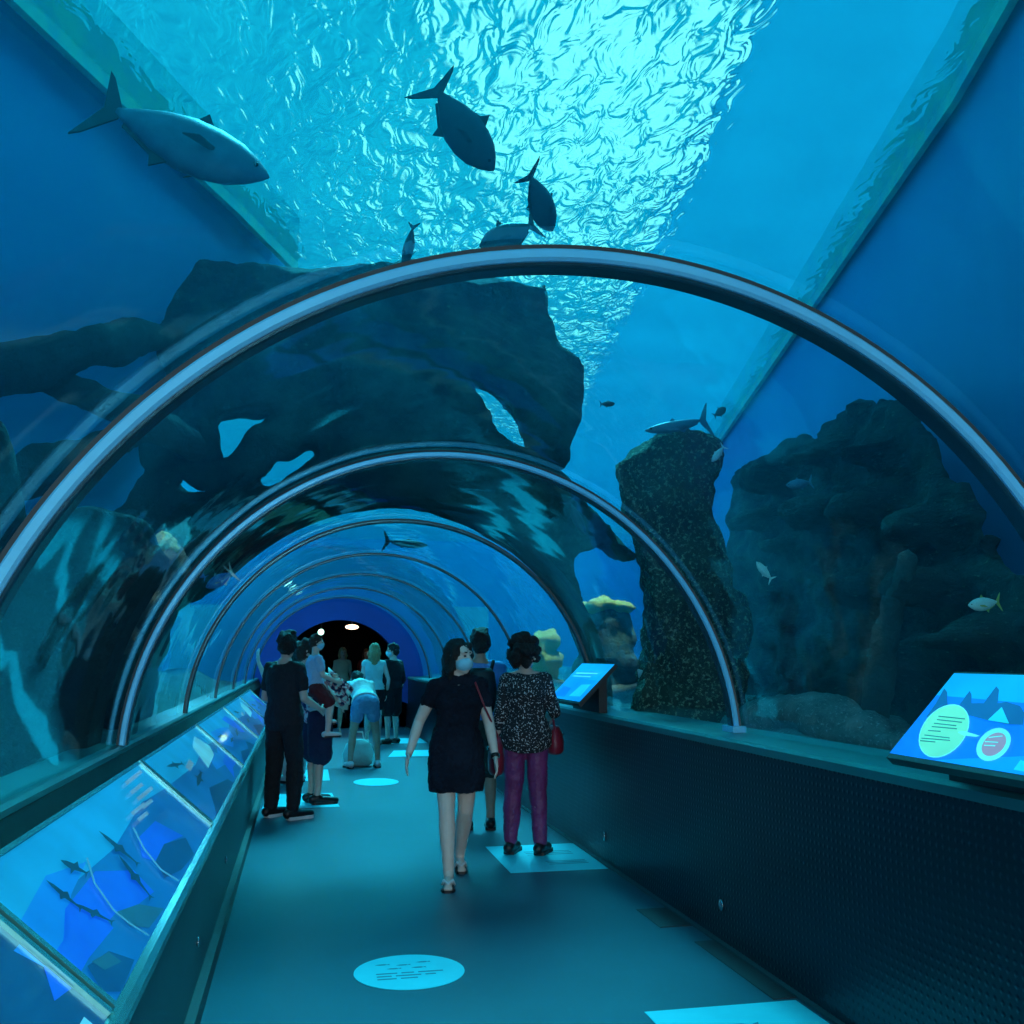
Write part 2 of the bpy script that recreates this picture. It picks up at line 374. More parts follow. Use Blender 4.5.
# left: skirting, side wall, rail, sloping consoles, ledge
bm = bmesh.new(); box(bm, (XL - .07, Y_START, 0), (XL, Y_END, .09)); tag(build(bm, 'baseboard_left', 'skirting'), kind='structure')
bm = bmesh.new()
extrude_y(bm, [(-.44, 0), (-.405, 0), (-.405, .60), (-.44, .60)], Y_START, Y_END)
tag(build(bm, 'wall_left', 'side_wall'), kind='structure')
bm = bmesh.new()
extrude_y(bm, [(-.47, .60), (-.395, .60), (-.385, .615), (-.385, .64), (-.40, .655), (-.43, .655)], Y_START, Y_END)
tag(build(bm, 'trim_1', 'rail'), kind='structure')
bm = bmesh.new()
extrude_y(bm, [(-1.02, .0), (-.98, 0), (-.80, .9), (-.86, 1.018), (-1.02, 1.018)], Y_START, Y_END)
tag(build(bm, 'wall_left_upstand', 'gasket'), kind='structure')
bm = bmesh.new()
extrude_y(bm, [(-1.08, 1.02), (-.86, 1.02), (-.86, 1.042), (-.875, 1.055), (-1.08, 1.055)], Y_START, Y_END)
tag(build(bm, 'trim_2', 'ledge'), kind='structure')
# right: dotted wall and ledge
bm = bmesh.new(); box(bm, (XR, Y_START, 0), (2.42, Y_END, 1.02)); tag(build(bm, 'wall_right', 'dotted'), kind='structure')
bm = bmesh.new()
extrude_y(bm, [(2.205, 1.02), (2.66, 1.02), (2.66, 1.07), (2.22, 1.07), (2.205, 1.055)], Y_START, Y_END)
tag(build(bm, 'trim_3', 'ledge'), kind='structure')
bm = bmesh.new(); extrude_y(bm, [(2.19, 0), (2.2195, 0), (2.2195, .012), (2.19, .012)], Y_START, Y_END)
tag(build(bm, 'baseboard_right', 'side_wall'), kind='structure')
# behind the camera: unseen dark room added to house the fill light
bm = bmesh.new()
box(bm, (-3, -7.2, 0), (4.5, -7, 3.1)); box(bm, (-3.2, -7, 0), (-3, Y_START, 3.1)); box(bm, (4.5, -7, 0), (4.7, Y_START, 3.1)); box(bm, (-3, -7, -.1), (4.5, Y_START, 0)); box(bm, (-3, -7, 3.1), (4.5, Y_START, 3.2))
tag(build(bm, 'wall_rear', 'side_wall'), kind='structure')

bm = bmesh.new(); rows = []
for i in range(41):
    a = -.7 + (PI + 1.4) * i / 40
    rows.append([bm.verts.new((CX + q * math.cos(a), y, CZ + q * math.sin(a))) for q, y in ((1.64, Y_START - .2), (4.2, Y_START - .2), (4.2, Y_START), (1.64, Y_START))])
for r0, r1 in zip(rows, rows[1:]):
    for j in range(4): bm.faces.new((r0[j], r0[(j + 1) % 4], r1[(j + 1) % 4], r1[j]))
bm.faces.new(rows[0]); bm.faces.new(rows[-1][::-1])
tag(build(bm, 'wall_fill_mask', 'side_wall'), kind='structure')  # unseen wall added to keep the rear fill light inside the tunnel

def arc(r, a0, a1, n, y):
    return [Vector((CX + r * math.cos(a0 + (a1 - a0) * i / n), y, CZ + r * math.sin(a0 + (a1 - a0) * i / n))) for i in range(n + 1)]
A0, A1 = math.asin(.10 / GLASS_R), PI - math.asin(.09 / GLASS_R)
cuts = [Y_START] + RIBS + [Y_END - .3]
for i, (y0, y1) in enumerate(zip(cuts, cuts[1:])):
    bm = bmesh.new(); n = 72
    p = arc(GLASS_R, A0, A1, n, y0); q = arc(GLASS_R, A0, A1, n, y1)
    va = [bm.verts.new(c) for c in p]; vb = [bm.verts.new(c) for c in q]
    for j in range(n): bm.faces.new((va[j], va[j + 1], vb[j + 1], vb[j]))
    me = bpy.data.meshes.new('pane'); bm.normal_update()
    # normals towards the walkway
    f0 = list(bm.faces)[n // 2]
    if f0.normal.z > 0: bmesh.ops.reverse_faces(bm, faces=bm.faces)
    bm.to_mesh(me); bm.free(); me.materials.append(M['acrylic'])
    for pl in me.polygons: pl.use_smooth = True
    o = bpy.data.objects.new(f'window_{i+1}', me); col.objects.link(o); tag(o, kind='structure')

def sweep_arc(bm, prof, y, a0, a1, n=96):
    """prof: (radius, dy) loop"""
    rows = []
    for i in range(n + 1):
        a = a0 + (a1 - a0) * i / n
        rows.append([bm.verts.new((CX + r * math.cos(a), y + dy, CZ + r * math.sin(a))) for r, dy in prof])
    k = len(prof)
    for r0, r1 in zip(rows, rows[1:]):
        for j in range(k): bm.faces.new((r0[j], r0[(j + 1) % k], r1[(j + 1) % k], r1[j]))
    bm.faces.new(rows[0]); bm.faces.new(rows[-1][::-1])
order = ['nearest silver arched rib of the glass tunnel', 'second silver tunnel rib, between the two information boards on the right ledge',
         'third tunnel rib, just in front of the dark rock overpass', 'fourth tunnel rib, first one behind the rock overpass',
         'fifth tunnel rib, beyond the bending woman', 'sixth tunnel rib, next to last before the dark hall', 'farthest tunnel rib, right before the dark hall']
for k, y in enumerate(RIBS):
    root = empty('tunnel_rib', (CX, y, 1.06))
    tag(root, order[k], 'arch', 'silver ribs of the glass tunnel')
    def ch(o):
        o.parent = root; o.matrix_parent_inverse = Matrix.Translation(root.location).inverted(); return o
    bm = bmesh.new(); a0, a1 = math.asin(.117 / 1.66), PI - math.asin(.105 / 1.66)
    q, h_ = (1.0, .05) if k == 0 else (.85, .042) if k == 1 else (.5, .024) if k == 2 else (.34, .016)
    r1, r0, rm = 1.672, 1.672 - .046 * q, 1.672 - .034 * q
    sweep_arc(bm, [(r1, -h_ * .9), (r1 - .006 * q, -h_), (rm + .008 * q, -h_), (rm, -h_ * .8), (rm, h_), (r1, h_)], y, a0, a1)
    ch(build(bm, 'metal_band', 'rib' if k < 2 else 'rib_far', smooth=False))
    bm = bmesh.new(); sweep_arc(bm, [(rm + .0005, -h_ * .62), (r0 + .004, -h_ * .62), (r0, -h_ * .5), (r0, h_ * .7), (rm + .0005, h_ * .8)], y, a0, a1); ch(build(bm, 'inner_strip', 'rib_inner'))
    bm = bmesh.new(); sweep_arc(bm, [(1.6715, -h_ * .8), (1.6715, h_ * .8), (1.684, h_ * .9), (1.684, -h_ * .9)], y, a0, a1); ch(build(bm, 'rubber_seal', 'rib_dark'))
    if k < 3:
        for a in (a0,):
            bm = bmesh.new(); c = Vector((CX + 1.66 * math.cos(a), y, 1.07))
            s = 1 if a < 1 else -1
            box(bm, (c.x - .045, y - .075, 1.057 if s < 0 else 1.071), (c.x + .035, y + .075, 1.105)); ch(build(bm, 'foot_plate', 'rib'))

# far end: blue portal ring and the dark hall behind
bm = bmesh.new(); sweep_arc(bm, [(1.30, 0), (1.76, 0), (1.76, .3), (1.30, .3)], Y_END - .3, -.30, PI + .30); tag(build(bm, 'trim_4', 'portal', smooth=False), kind='structure')
def shell(x0, x1, z1, y1, t):
    bm = bmesh.new()
    box(bm, (x0, y1, 0), (x1, y1 + t, z1)); box(bm, (x0 - t, Y_END, 0), (x0, y1 + t, z1)); box(bm, (x1, Y_END, 0), (x1 + t, y1 + t, z1))
    box(bm, (x0, Y_END, -.1), (x1, y1, 0)); box(bm, (x0 - t, Y_END, z1), (x1 + t, y1 + t, z1 + t)); return bm
tag(build(shell(CX - 1.9, CX + 1.9, 2.75, Y_END + 9, .04), 'wall_far', 'hall'), kind='structure')
tag(build(shell(CX - 1.96, CX + 1.96, 2.81, Y_END + 9.06, .08), 'wall_far_outer', 'tank_pale'), kind='structure')
bm = bmesh.new(); sweep_arc(bm, [(1.77, 0), (2.9, 0), (2.9, .1), (1.77, .1)], Y_END - .15, -.16, PI + .16); tag(build(bm, 'wall_far_front', 'tank_pale'), kind='structure')

# ------------------------------------------------------------------ tank
bm = bmesh.new()
prof = [(-9, .5), (-9, Z_WATER), (14, Z_WATER), (14, .5), (CX + GLASS_R + .02, .5)]
n = 40; r = GLASS_R + .012
prof += [(CX + r * math.cos(PI * i / n), CZ + r * math.sin(PI * i / n)) for i in range(n + 1)] + [(CX - GLASS_R - .02, .5)]
extrude_y(bm, prof, -1.6, 33)
tag(build(bm, 'water', 'water'), 'clear blue aquarium water filling the tank around the tunnel', 'water', kind='stuff')

def leaning_wall(name, line, z0, z1, lean, mtl='tank_blue', thick=.2):
    bm = bmesh.new(); lo, hi = [], []
    for (x, y), (lx, ly) in zip(line, lean):
        hi.append(Vector((x, y, z1))); lo.append(Vector((x + lx, y + ly, z0)))
    n = len(line)
    def strip(off):
        a = [[bm.verts.new(lo[i].lerp(hi[i], t / 8) + off[i]) for t in range(9)] for i in range(n)]
        return a
    offs = [Vector((0, 0, 0))] * n
    # outward offset by the wall's thickness
    out_ = []
    for i in range(n):
        d = (hi[min(i + 1, n - 1)] - hi[max(i - 1, 0)]); d.z = 0; d.normalize(); out_.append(Vector((-d.y, d.x, 0)) * thick)
    a = strip(offs); b_ = strip(out_)
    for i in range(n - 1):
        for t in range(8):
            bm.faces.new((a[i][t], a[i + 1][t], a[i + 1][t + 1], a[i][t + 1])); bm.faces.new((b_[i][t], b_[i][t + 1], b_[i + 1][t + 1], b_[i + 1][t]))
        bm.faces.new((a[i][8], a[i + 1][8], b_[i + 1][8], b_[i][8])); bm.faces.new((a[i][0], b_[i][0], b_[i + 1][0], a[i + 1][0]))
    for i in (0, n - 1):
        for t in range(8): bm.faces.new((a[i][t], a[i][t + 1], b_[i][t + 1], b_[i][t]))
    return tag(build(bm, name, mtl), kind='structure')
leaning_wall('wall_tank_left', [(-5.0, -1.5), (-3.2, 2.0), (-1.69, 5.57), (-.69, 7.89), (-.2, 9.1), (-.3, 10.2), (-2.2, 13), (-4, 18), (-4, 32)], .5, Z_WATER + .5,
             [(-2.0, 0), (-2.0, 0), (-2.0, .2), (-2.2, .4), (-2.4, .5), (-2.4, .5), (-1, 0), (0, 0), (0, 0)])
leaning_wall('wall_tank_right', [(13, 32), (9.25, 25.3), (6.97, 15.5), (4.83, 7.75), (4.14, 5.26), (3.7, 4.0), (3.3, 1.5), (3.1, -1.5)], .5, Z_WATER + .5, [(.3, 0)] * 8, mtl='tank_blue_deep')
bm = bmesh.new(); box(bm, (-5, 32, 3.1), (14, 32.2, Z_WATER + .5)); box(bm, (-5, 32, .5), (-4, 32.2, 3.1)); box(bm, (6, 32, .5), (14, 32.2, 3.1)); tag(build(bm, 'wall_tank_back', 'tank_pale'), kind='structure')

for nm, line in (('sparkle_band_right', [(9.18, 25.3), (6.90, 15.5), (4.76, 7.75), (4.07, 5.26), (3.63, 4.0), (3.23, 1.5)]), ('sparkle_band_left', [(-3.13, 2.0), (-1.62, 5.57), (-.63, 7.89), (-.15, 9.1)])):  # bands added above the waterline to imitate sparkling light
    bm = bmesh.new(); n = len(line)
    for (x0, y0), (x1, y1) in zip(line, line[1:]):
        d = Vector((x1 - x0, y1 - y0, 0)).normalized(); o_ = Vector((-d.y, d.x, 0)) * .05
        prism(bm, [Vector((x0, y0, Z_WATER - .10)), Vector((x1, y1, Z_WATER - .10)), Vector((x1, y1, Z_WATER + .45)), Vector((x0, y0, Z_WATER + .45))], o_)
    tag(build(bm, nm, 'waterline_sparkle'), kind='structure')
# gravel bed, two strips beside the tunnel
def bed(name, x0, x1, seed):
    bm = bmesh.new(); nx, ny = 34, 130; rows = []
    for j in range(ny + 1):
        y = -1.5 + 33.5 * j / ny; row = []
        for i in range(nx + 1):
            x = x0 + (x1 - x0) * i / nx
            e = min(1, max(0, (abs(x - CX) - 1.9) / .8))
            z = .93 + e * (.10 + .22 * noise.fractal(Vector((x * .7, y * .7, seed)), 1, 2, 4))
            row.append(bm.verts.new((x, y, z)))
        rows.append(row)
    for r0, r1 in zip(rows, rows[1:]):
        for i in range(nx): bm.faces.new((r0[i], r0[i + 1], r1[i + 1], r1[i]))
    return tag(build(bm, name, 'gravel', smooth=True), kind='structure')
bed('ground', 2.66, 12, 3.0); bed('ground_left', -8, -1.09, 8.0)

# translucent roof sheet above the right side of the tank
bm = bmesh.new()
prism(bm, [Vector(p) for p in ((2.45, 4.2, 5.95), (2.75, 5.3, 5.95), (3.35, 9.0, 5.95), (3.9, 13.0, 5.95), (7, 28, 5.95), (13, 28, 5.95), (9, 4.2, 5.95))], Vector((0, 0, .06)))
tag(build(bm, 'roof', 'roof_sheet'), kind='structure')

# ------------------------------------------------------------------ rocks
def slab(name, outers, holes, p0, u, thick, voxel, mtl, amp, freq, seed, clear=None, extra=None, smooth=4, strata=1):
    """pixel outlines set on a vertical plane through p0 along u, given real thickness, rounded and roughened"""
    p0 = Vector(p0); u = Vector(u).normalized(); nrm = Vector((-u.y, u.x, 0))
    bm = bmesh.new()
    for k, outer in enumerate(outers):
        loops = [[atplane(x, y, p0, nrm) for x, y in outer]] + ([[atplane(x, y, p0, nrm) for x, y in hh] for hh in holes] if k == 0 else [])
        flat = [p for l in loops for p in l]
        tris = tessellate_polygon(loops)
        off = (sum(flat, Vector()) / len(flat) - EYE).normalized() * thick
        a = [bm.verts.new(p) for p in flat]; b = [bm.verts.new(p + off) for p in flat]
        for t in tris:
            bm.faces.new([a[i] for i in t]); bm.faces.new([b[i] for i in reversed(t)])
        s = 0
        for l in loops:
            m_ = len(l)
            for i in range(m_):
                i0, i1 = s + i, s + (i + 1) % m_
                bm.faces.new((a[i0], a[i1], b[i1], b[i0]))
            s += m_
    if extra: extra(bm)
    return remesh(bm, name, voxel, mtl, smooth=smooth, jitter=displace(amp, freq, seed, clear, strata=strata))

# overpass of rock above the tunnel
P_OVER = [(138, 310), (140, 268), (160, 256), (200, 257), (262, 260), (330, 262), (372, 268), (410, 264), (470, 272), (556, 274), (560, 330), (584, 368), (574, 415), (555, 466),
          (530, 425), (505, 390), (478, 365), (455, 366), (470, 392), (500, 440), (540, 472), (590, 500), (648, 562), (640, 566), (620, 548), (580, 556), (571, 566), (585, 622), (606, 690), (606, 735),
          (580, 735), (560, 640), (520, 570), (470, 535), (400, 520), (340, 530), (280, 560), (225, 590), (165, 610), (142, 660), (138, 725), (110, 725), (90, 640), (96, 560), (112, 528), (134, 500), (152, 466), (138, 446), (146, 415), (164, 388), (155, 350)]
H_OVER = [[(213, 416), (290, 400), (268, 428), (240, 451), (233, 470), (206, 474), (211, 450)], [(224, 400), (262, 382), (277, 386), (246, 398)],
          [(246, 488), (264, 460), (332, 434), (310, 464), (268, 488)], [(160, 498), (178, 464), (196, 482), (226, 482), (206, 500)], [(138, 532), (208, 512), (206, 522), (150, 542)]]
slab_o = slab('rock_overpass', [P_OVER], H_OVER, (0, 8.25, 0), (1, 0, 0), .8, .06, 'rock_dark', .14, 1.2, 1, clear=1.88)
tag(slab_o, 'huge dark rock overpass arching above the glass tunnel', 'rock')

def root_branch(name, pts, label, seed, mtl='rock_root', grp='dark root-like branches left of the tunnel'):
    bm = bmesh.new()
    w = [aty(x, y, Y) for x, y, Y, r in pts]; rr = [r * Y / F for x, y, Y, r in pts]
    limb(bm, w, rr, 14)
    return tag(remesh(bm, name, .045, mtl, smooth=2, jitter=displace(.07, 2.2, seed, clear=1.9)), label, 'root', grp)
root_branch('root_branch', [(-60, 390, 6.1, 30), (20, 368, 6.2, 28), (90, 350, 6.5, 21), (150, 338, 7.0, 16), (200, 328, 7.9, 14)], 'thickest dark branch stretching from the left edge to the rock overpass', 11)
root_branch('root_branch', [(30, 378, 6.35, 17), (90, 396, 6.5, 18), (150, 424, 6.6, 18), (195, 450, 6.8, 16)], 'dark branch sloping down to the nearest rib below the thickest branch', 12)
root_branch('root_branch', [(-10, 487, 6.0, 18), (50, 466, 6.1, 16), (110, 444, 6.4, 13), (165, 425, 6.9, 10)], 'lower dark branch rising to the right across the left side', 13)

# left rock wall by the glass, with slits of blue between its slabs
P_LEFT = [(-70, 420), (0, 418), (12, 470), (18, 560), (40, 575), (62, 520), (90, 508), (150, 520), (175, 560), (165, 640), (150, 740), (130, 790), (-70, 860)]
H_LEFT = [[(18, 662), (24, 660), (60, 772), (52, 778), (24, 712), (11, 690)], [(80, 540), (84, 542), (66, 590), (66, 610), (52, 614), (54, 592)], [(90, 545), (102, 548), (104, 568), (94, 582), (88, 560)]]
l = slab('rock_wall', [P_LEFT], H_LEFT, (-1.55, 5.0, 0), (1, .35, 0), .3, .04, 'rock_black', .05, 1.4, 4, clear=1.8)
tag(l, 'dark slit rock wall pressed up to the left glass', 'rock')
bm = bmesh.new()
for x, y, r, Y in ((135, 580, 26, 6.2), (160, 568, 24, 6.3), (118, 610, 24, 6.1), (150, 600, 22, 6.2), (178, 585, 12, 6.35), (128, 640, 14, 6.1), (112, 575, 14, 6.2)):
    ellipsoid(bm, aty(x, y, Y), (r * Y / F, .22, r * Y / F))
tag(remesh(bm, 'grey_coral', .035, 'coral_grey', jitter=displace(.09, 5, 21, clear=1.8)), 'grey lumpy coral head with holes behind left glass', 'coral')
bm = bmesh.new()
for x, y, r in ((152, 546, 7), (162, 541, 8), (170, 548, 7), (158, 550, 9)):
    ellipsoid(bm, aty(x, y, 6.2), (r * 6.2 / F, .05, r * 6.2 / F))
tag(remesh(bm, 'yellow_coral', .02, 'coral_yellow', jitter=displace(.04, 12, 22)), 'small yellow coral tuft on top of the grey coral head', 'coral')

# speckled rock column right of the tunnel
P_COL = [(612, 462), (640, 446), (660, 430), (700, 426), (716, 440), (720, 460), (712, 478), (716, 520), (722, 560), (728, 590), (748, 618), (742, 650), (748, 690), (742, 740), (636, 740), (640, 640), (646, 600), (634, 540)]
c = slab('rock_column', [P_COL], [], (0, 7.4, 0), (1, 0, 0), .9, .06, 'rock_speckled', .13, 1.8, 6, clear=1.83)
tag(c, 'speckled brown rock column standing beyond the right glass', 'rock')
# reef wall on the right, following the tank wall
P_REEF = [(722, 600), (735, 470), (775, 448), (800, 432), (835, 420), (878, 392), (905, 402), (935, 440), (975, 500), (1010, 560), (1050, 590), (1100, 620), (1100, 800), (722, 740)]
u = Vector((4.5 - 3.55, 8 - 4.0, 0)).normalized()
def ledges(bm):
    rr = random.Random(5)
    for x, y, s in ((800, 475, 30), (850, 455, 34), (900, 450, 30), (780, 520, 30), (840, 510, 34), (900, 505, 34), (950, 530, 26), (800, 545, 22), (960, 590, 34), (900, 585, 40), (1010, 640, 40), (930, 660, 34), (860, 690, 30), (800, 700, 26)):
        p = atplane(x, y, Vector((3.55, 4, 0)), Vector((-u.y, u.x, 0)))
        d = (p - EYE).length; r_ = s * d / F
        ellipsoid(bm, p - Vector((u.y, -u.x, 0)) * .25, (r_ * .9, r_ * 1.3, r_ * .42))
r = slab('reef_wall', [P_REEF], [], (3.45, 4.1, 0), u, .45, .07, 'rock_reef', .11, 1.3, 9, clear=1.9, extra=ledges, strata=2.6)
tag(r, 'broad dark layered reef rising behind the right-hand glass', 'rock')
# stump with yellow top, far right behind the overpass
bm = bmesh.new()
Y = 12.6
for x, y, rr in ((608, 625, 26), (596, 640, 18), (620, 640, 20), (606, 655, 24), (590, 670, 16), (625, 668, 20), (608, 690, 34)):
    ellipsoid(bm, aty(x, y, Y), (rr * Y / F, .35, rr * .8 * Y / F))
tag(remesh(bm, 'rock_stump', .06, 'rock_dark', jitter=displace(.08, 2, 31, clear=1.85)), 'dark rock stump under yellow coral beyond the far information board', 'rock')
bm = bmesh.new()
for x, y, rr in ((590, 607, 10), (602, 604, 12), (616, 606, 12), (626, 609, 8)):
    ellipsoid(bm, aty(x, y, Y - .1), (rr * Y / F, .3, rr * .55 * Y / F))
tag(remesh(bm, 'yellow_coral', .04, 'coral_yellow', jitter=displace(.06, 5, 33)), 'yellow-green coral crust on top of the dark stump', 'coral')
bm = bmesh.new(); Y = 6.6
for x, y, rr in ((752, 728, 20), (775, 718, 26), (800, 716, 30), (830, 722, 28), (858, 732, 24), (880, 742, 18)):
    ellipsoid(bm, aty(x, y, Y - (x - 752) * .009), (rr * Y / F * 1.2, .35, rr * .8 * Y / F))
tag(remesh(bm, 'gravel_mound', .05, 'gravel', jitter=displace(.05, 3, 41)), 'pale speckled gravel mound on the bed left of the larger information board', 'mound')
bm = bmesh.new()
limb(bm, [atplane(x, y, Vector((3.2, 4.25, 0)), Vector((-u.y, u.x, 0))) for x, y in ((874, 712), (884, 650), (894, 600), (908, 560))], [.10, .085, .08, .06])
tag(remesh(bm, 'reflection_pillar', .03, 'reflection_pillar', jitter=displace(.03, 4, 43)), 'slender pale pillar imitating a reflection in front of the dark reef', 'pillar')  # pillar added in place of a pale reflected streak
# coral bank seen right of the patterned woman
bm = bmesh.new(); Y = 15.5
for x, y, rr in ((545, 640, 12), (548, 662, 13), (542, 685, 16), (552, 690, 12), (540, 655, 9)):
    ellipsoid(bm, aty(x, y, Y), (rr * Y / F, .4, rr * Y / F))
tag(remesh(bm, 'coral_bank', .05, 'coral_yellow', jitter=displace(.1, 4, 35, clear=1.9)), 'pale yellow coral bank beyond the curly haired woman', 'coral')

# ------------------------------------------------------------------ fish
def fish(name, label, head, tail, Y, mtl, deep=.30, fin='fish_fin', thick=.5, roll=0, group=None, dY=0, tailspan=1.0, cat='fish'):
    a, b = aty(*head, Y), aty(*tail, Y + dY)
    L = (a - b).length; fx = (a - b).normalized()
    up = Vector((0, 0, 1)); up = (up - fx * up.dot(fx)).normalized(); up = Matrix.Rotation(roll, 3, fx) @ up
    sd = up.cross(fx)
    root = empty(name, (a + b) / 2); tag(root, label, cat, group)
    mt = Matrix((( fx.x, sd.x, up.x), (fx.y, sd.y, up.y), (fx.z, sd.z, up.z))).to_4x4()
    root.matrix_world = Matrix.Translation((a + b) / 2) @ mt
    bm = bmesh.new(); rings = []
    for t, h in ((.5, .03), (.47, .22), (.40, .52), (.30, .82), (.16, .99), (0, 1.0), (-.14, .82), (-.27, .5), (-.36, .24), (-.40, .13)):
        hh = h * deep * L * .5; rings.append((Vector((t * L, 0, .02 * L * (1 - h))), Vector((0, hh * thick, 0)), Vector((0, 0, hh))))
    loft(bm, rings, 16); build(bm, 'body', mtl, root, True)
    def finp(nm, pts, m_, th=.012):
        bm = bmesh.new(); prism(bm, [Vector(p) * L - Vector((0, th * L / 2, 0)) for p in pts], Vector((0, th * L, 0))); return build(bm, nm, m_, root)
    s = tailspan
    finp('tail_fin', [(-.37, 0, .03), (-.50, 0, .22 * s), (-.545, 0, .26 * s), (-.49, 0, .08 * s), (-.465, 0, 0), (-.49, 0, -.08 * s), (-.545, 0, -.26 * s), (-.50, 0, -.22 * s), (-.37, 0, -.03)], fin)
    d2 = deep * .5
    finp('dorsal_fin', [(.12, 0, d2 * .9), (.04, 0, d2 * 1.45), (.0, 0, d2 * 1.05), (-.33, 0, d2 * .42), (-.33, 0, d2 * .2), (0, 0, d2 * .8)], fin)
    finp('anal_fin', [(-.02, 0, -d2 * .9), (-.10, 0, -d2 * 1.35), (-.13, 0, -d2 * .95), (-.33, 0, -d2 * .4), (-.33, 0, -d2 * .2), (-.05, 0, -d2 * .7)], fin)
    for sg in (-1, 1):
        bm = bmesh.new(); t0 = Vector((.20 * L, sg * d2 * thick * .85 * L, -.02 * L))
        prism(bm, [t0, t0 + Vector((-.03, sg * .02, -.035)) * L, t0 + Vector((-.17, sg * .10, -.07)) * L, t0 + Vector((-.10, sg * .07, -.01)) * L], Vector((0, 0, .008 * L)))
        build(bm, 'pectoral_fin', fin, root)
        bm = bmesh.new(); ellipsoid(bm, (.41 * L, sg * d2 * thick * .47 * L, .03 * L), (.016 * L, .008 * L, .016 * L)); build(bm, 'eye', 'eye', root, True)
    return root
G1 = 'large trevally swimming near the surface'
fish('trevally', 'big silver trevally gliding at upper left, head to the right', (268, 180), (98, 105), 4.7, 'fish_silver', .36, thick=.55, group=G1, roll=-.25)
fish('trevally', 'dark trevally diving head down at top centre', (492, 172), (432, 85), 5.2, 'fish_dark', .40, thick=.5, group=G1, roll=.2, tailspan=1.1)
fish('trevally', 'dark trevally facing away with raised tail, right of the diving one', (552, 232), (528, 172), 5.6, 'fish_dark', .46, thick=.7, group=G1, roll=.3, dY=-.25, tailspan=1.4)
fish('trevally', 'dark trevally half hidden behind the top of the nearest rib', (480, 248), (536, 224), 6.2, 'fish_dark', .42, thick=.6, group=G1)
fish('trevally', 'smallest dark trevally just above the rock overpass', (404, 268), (414, 224), 6.6, 'fish_dark', .34, thick=.6, group=G1, dY=-.1)
G2 = 'small pale reef fish on the right'
fish('reef_fish', 'small pale fish bending down in front of the dark reef hollow', (756, 562), (772, 580), 5.6, 'fish_cream', .34, 'fish_cream', group=G2)
fish('reef_fish', 'plump pale yellow fish low on the right reef', (968, 606), (1000, 602), 4.3, 'fish_cream', .36, 'fish_yellowfin', group=G2)
fish('reef_fish', 'small blue-grey fish high on the right reef', (786, 486), (812, 482), 6.2, 'fish_silver', .34, 'fish_silver', group=G2)
fish('reef_fish', 'tiny dark fish swimming above the speckled column', (615, 404), (600, 404), 6.4, 'fish_dark', .36, group=G2)
fish('reef_fish', 'little dark fish right of the column top', (726, 408), (714, 416), 6.0, 'fish_dark', .5, group=G2)
fish('reef_fish', 'small white fish beside the column top', (712, 462), (724, 446), 6.2, 'fish_white', .32, 'fish_white', group=G2)
fish('long_fish', 'long pale fish lying over the top of the speckled column', (645, 432), (708, 420), 6.6, 'fish_silver', .17, 'fish_silver', thick=.8)
fish('zebra_fish', 'white striped fish near the far information board', (650, 684), (636, 668), 7.8, 'fish_white', .5, 'fish_dark')
fish('blue_fish', 'bright blue star-finned fish behind the second rib on the left', (206, 588), (234, 572), 7.0, 'fish_blue', .4, 'fish_cream', tailspan=1.5)
fish('reef_fish', 'small blue fish next to the left coral head', (192, 570), (206, 578), 6.9, 'fish_blue', .5, 'fish_blue', group=G2)
fish('long_fish', 'dark slim fish high up inside the third rib', (428, 546), (384, 541), 11.5, 'fish_dark', .17, thick=.9)
fish('long_fish', 'dark slender fish right of the overpass inside the second rib', (585, 535), (568, 500), 7.3, 'fish_dark', .26, thick=.8)

# ------------------------------------------------------------------ information boards
def art_mesh(name, layers, n, parent=None, base=.0):
    """flat print: list of (points, material); each layer lies a hair above the former along n"""
    bm = bmesh.new(); mats = []
    for i, (pts, mk) in enumerate(layers):
        if mk not in mats: mats.append(mk)
        f = bm.faces.new([bm.verts.new(p + n * (base + .0006 * (i + 1))) for p in pts]); f.material_index = mats.index(mk)
    me = bpy.data.meshes.new(name); bm.normal_update()
    for f in bm.faces:
        if f.normal.dot(n) < 0: f.normal_flip()
    bm.to_mesh(me); bm.free()
    for mk in mats: me.materials.append(M[mk])
    o = bpy.data.objects.new(name, me); col.objects.link(o)
    if parent: o.parent = parent; o.matrix_parent_inverse = parent.matrix_world.inverted()
    return o
def pchild(o, root):
    o.parent = root; o.matrix_parent_inverse = Matrix.Translation(root.location).inverted(); return o
def ell(cx, cy, ax, ay, ang=0, n=28):
    return [(cx + ax * math.cos(t) * math.cos(ang) - ay * math.sin(t) * math.sin(ang), cy + ax * math.cos(t) * math.sin(ang) + ay * math.sin(t) * math.cos(ang)) for t in (2 * PI * i / n for i in range(n))]

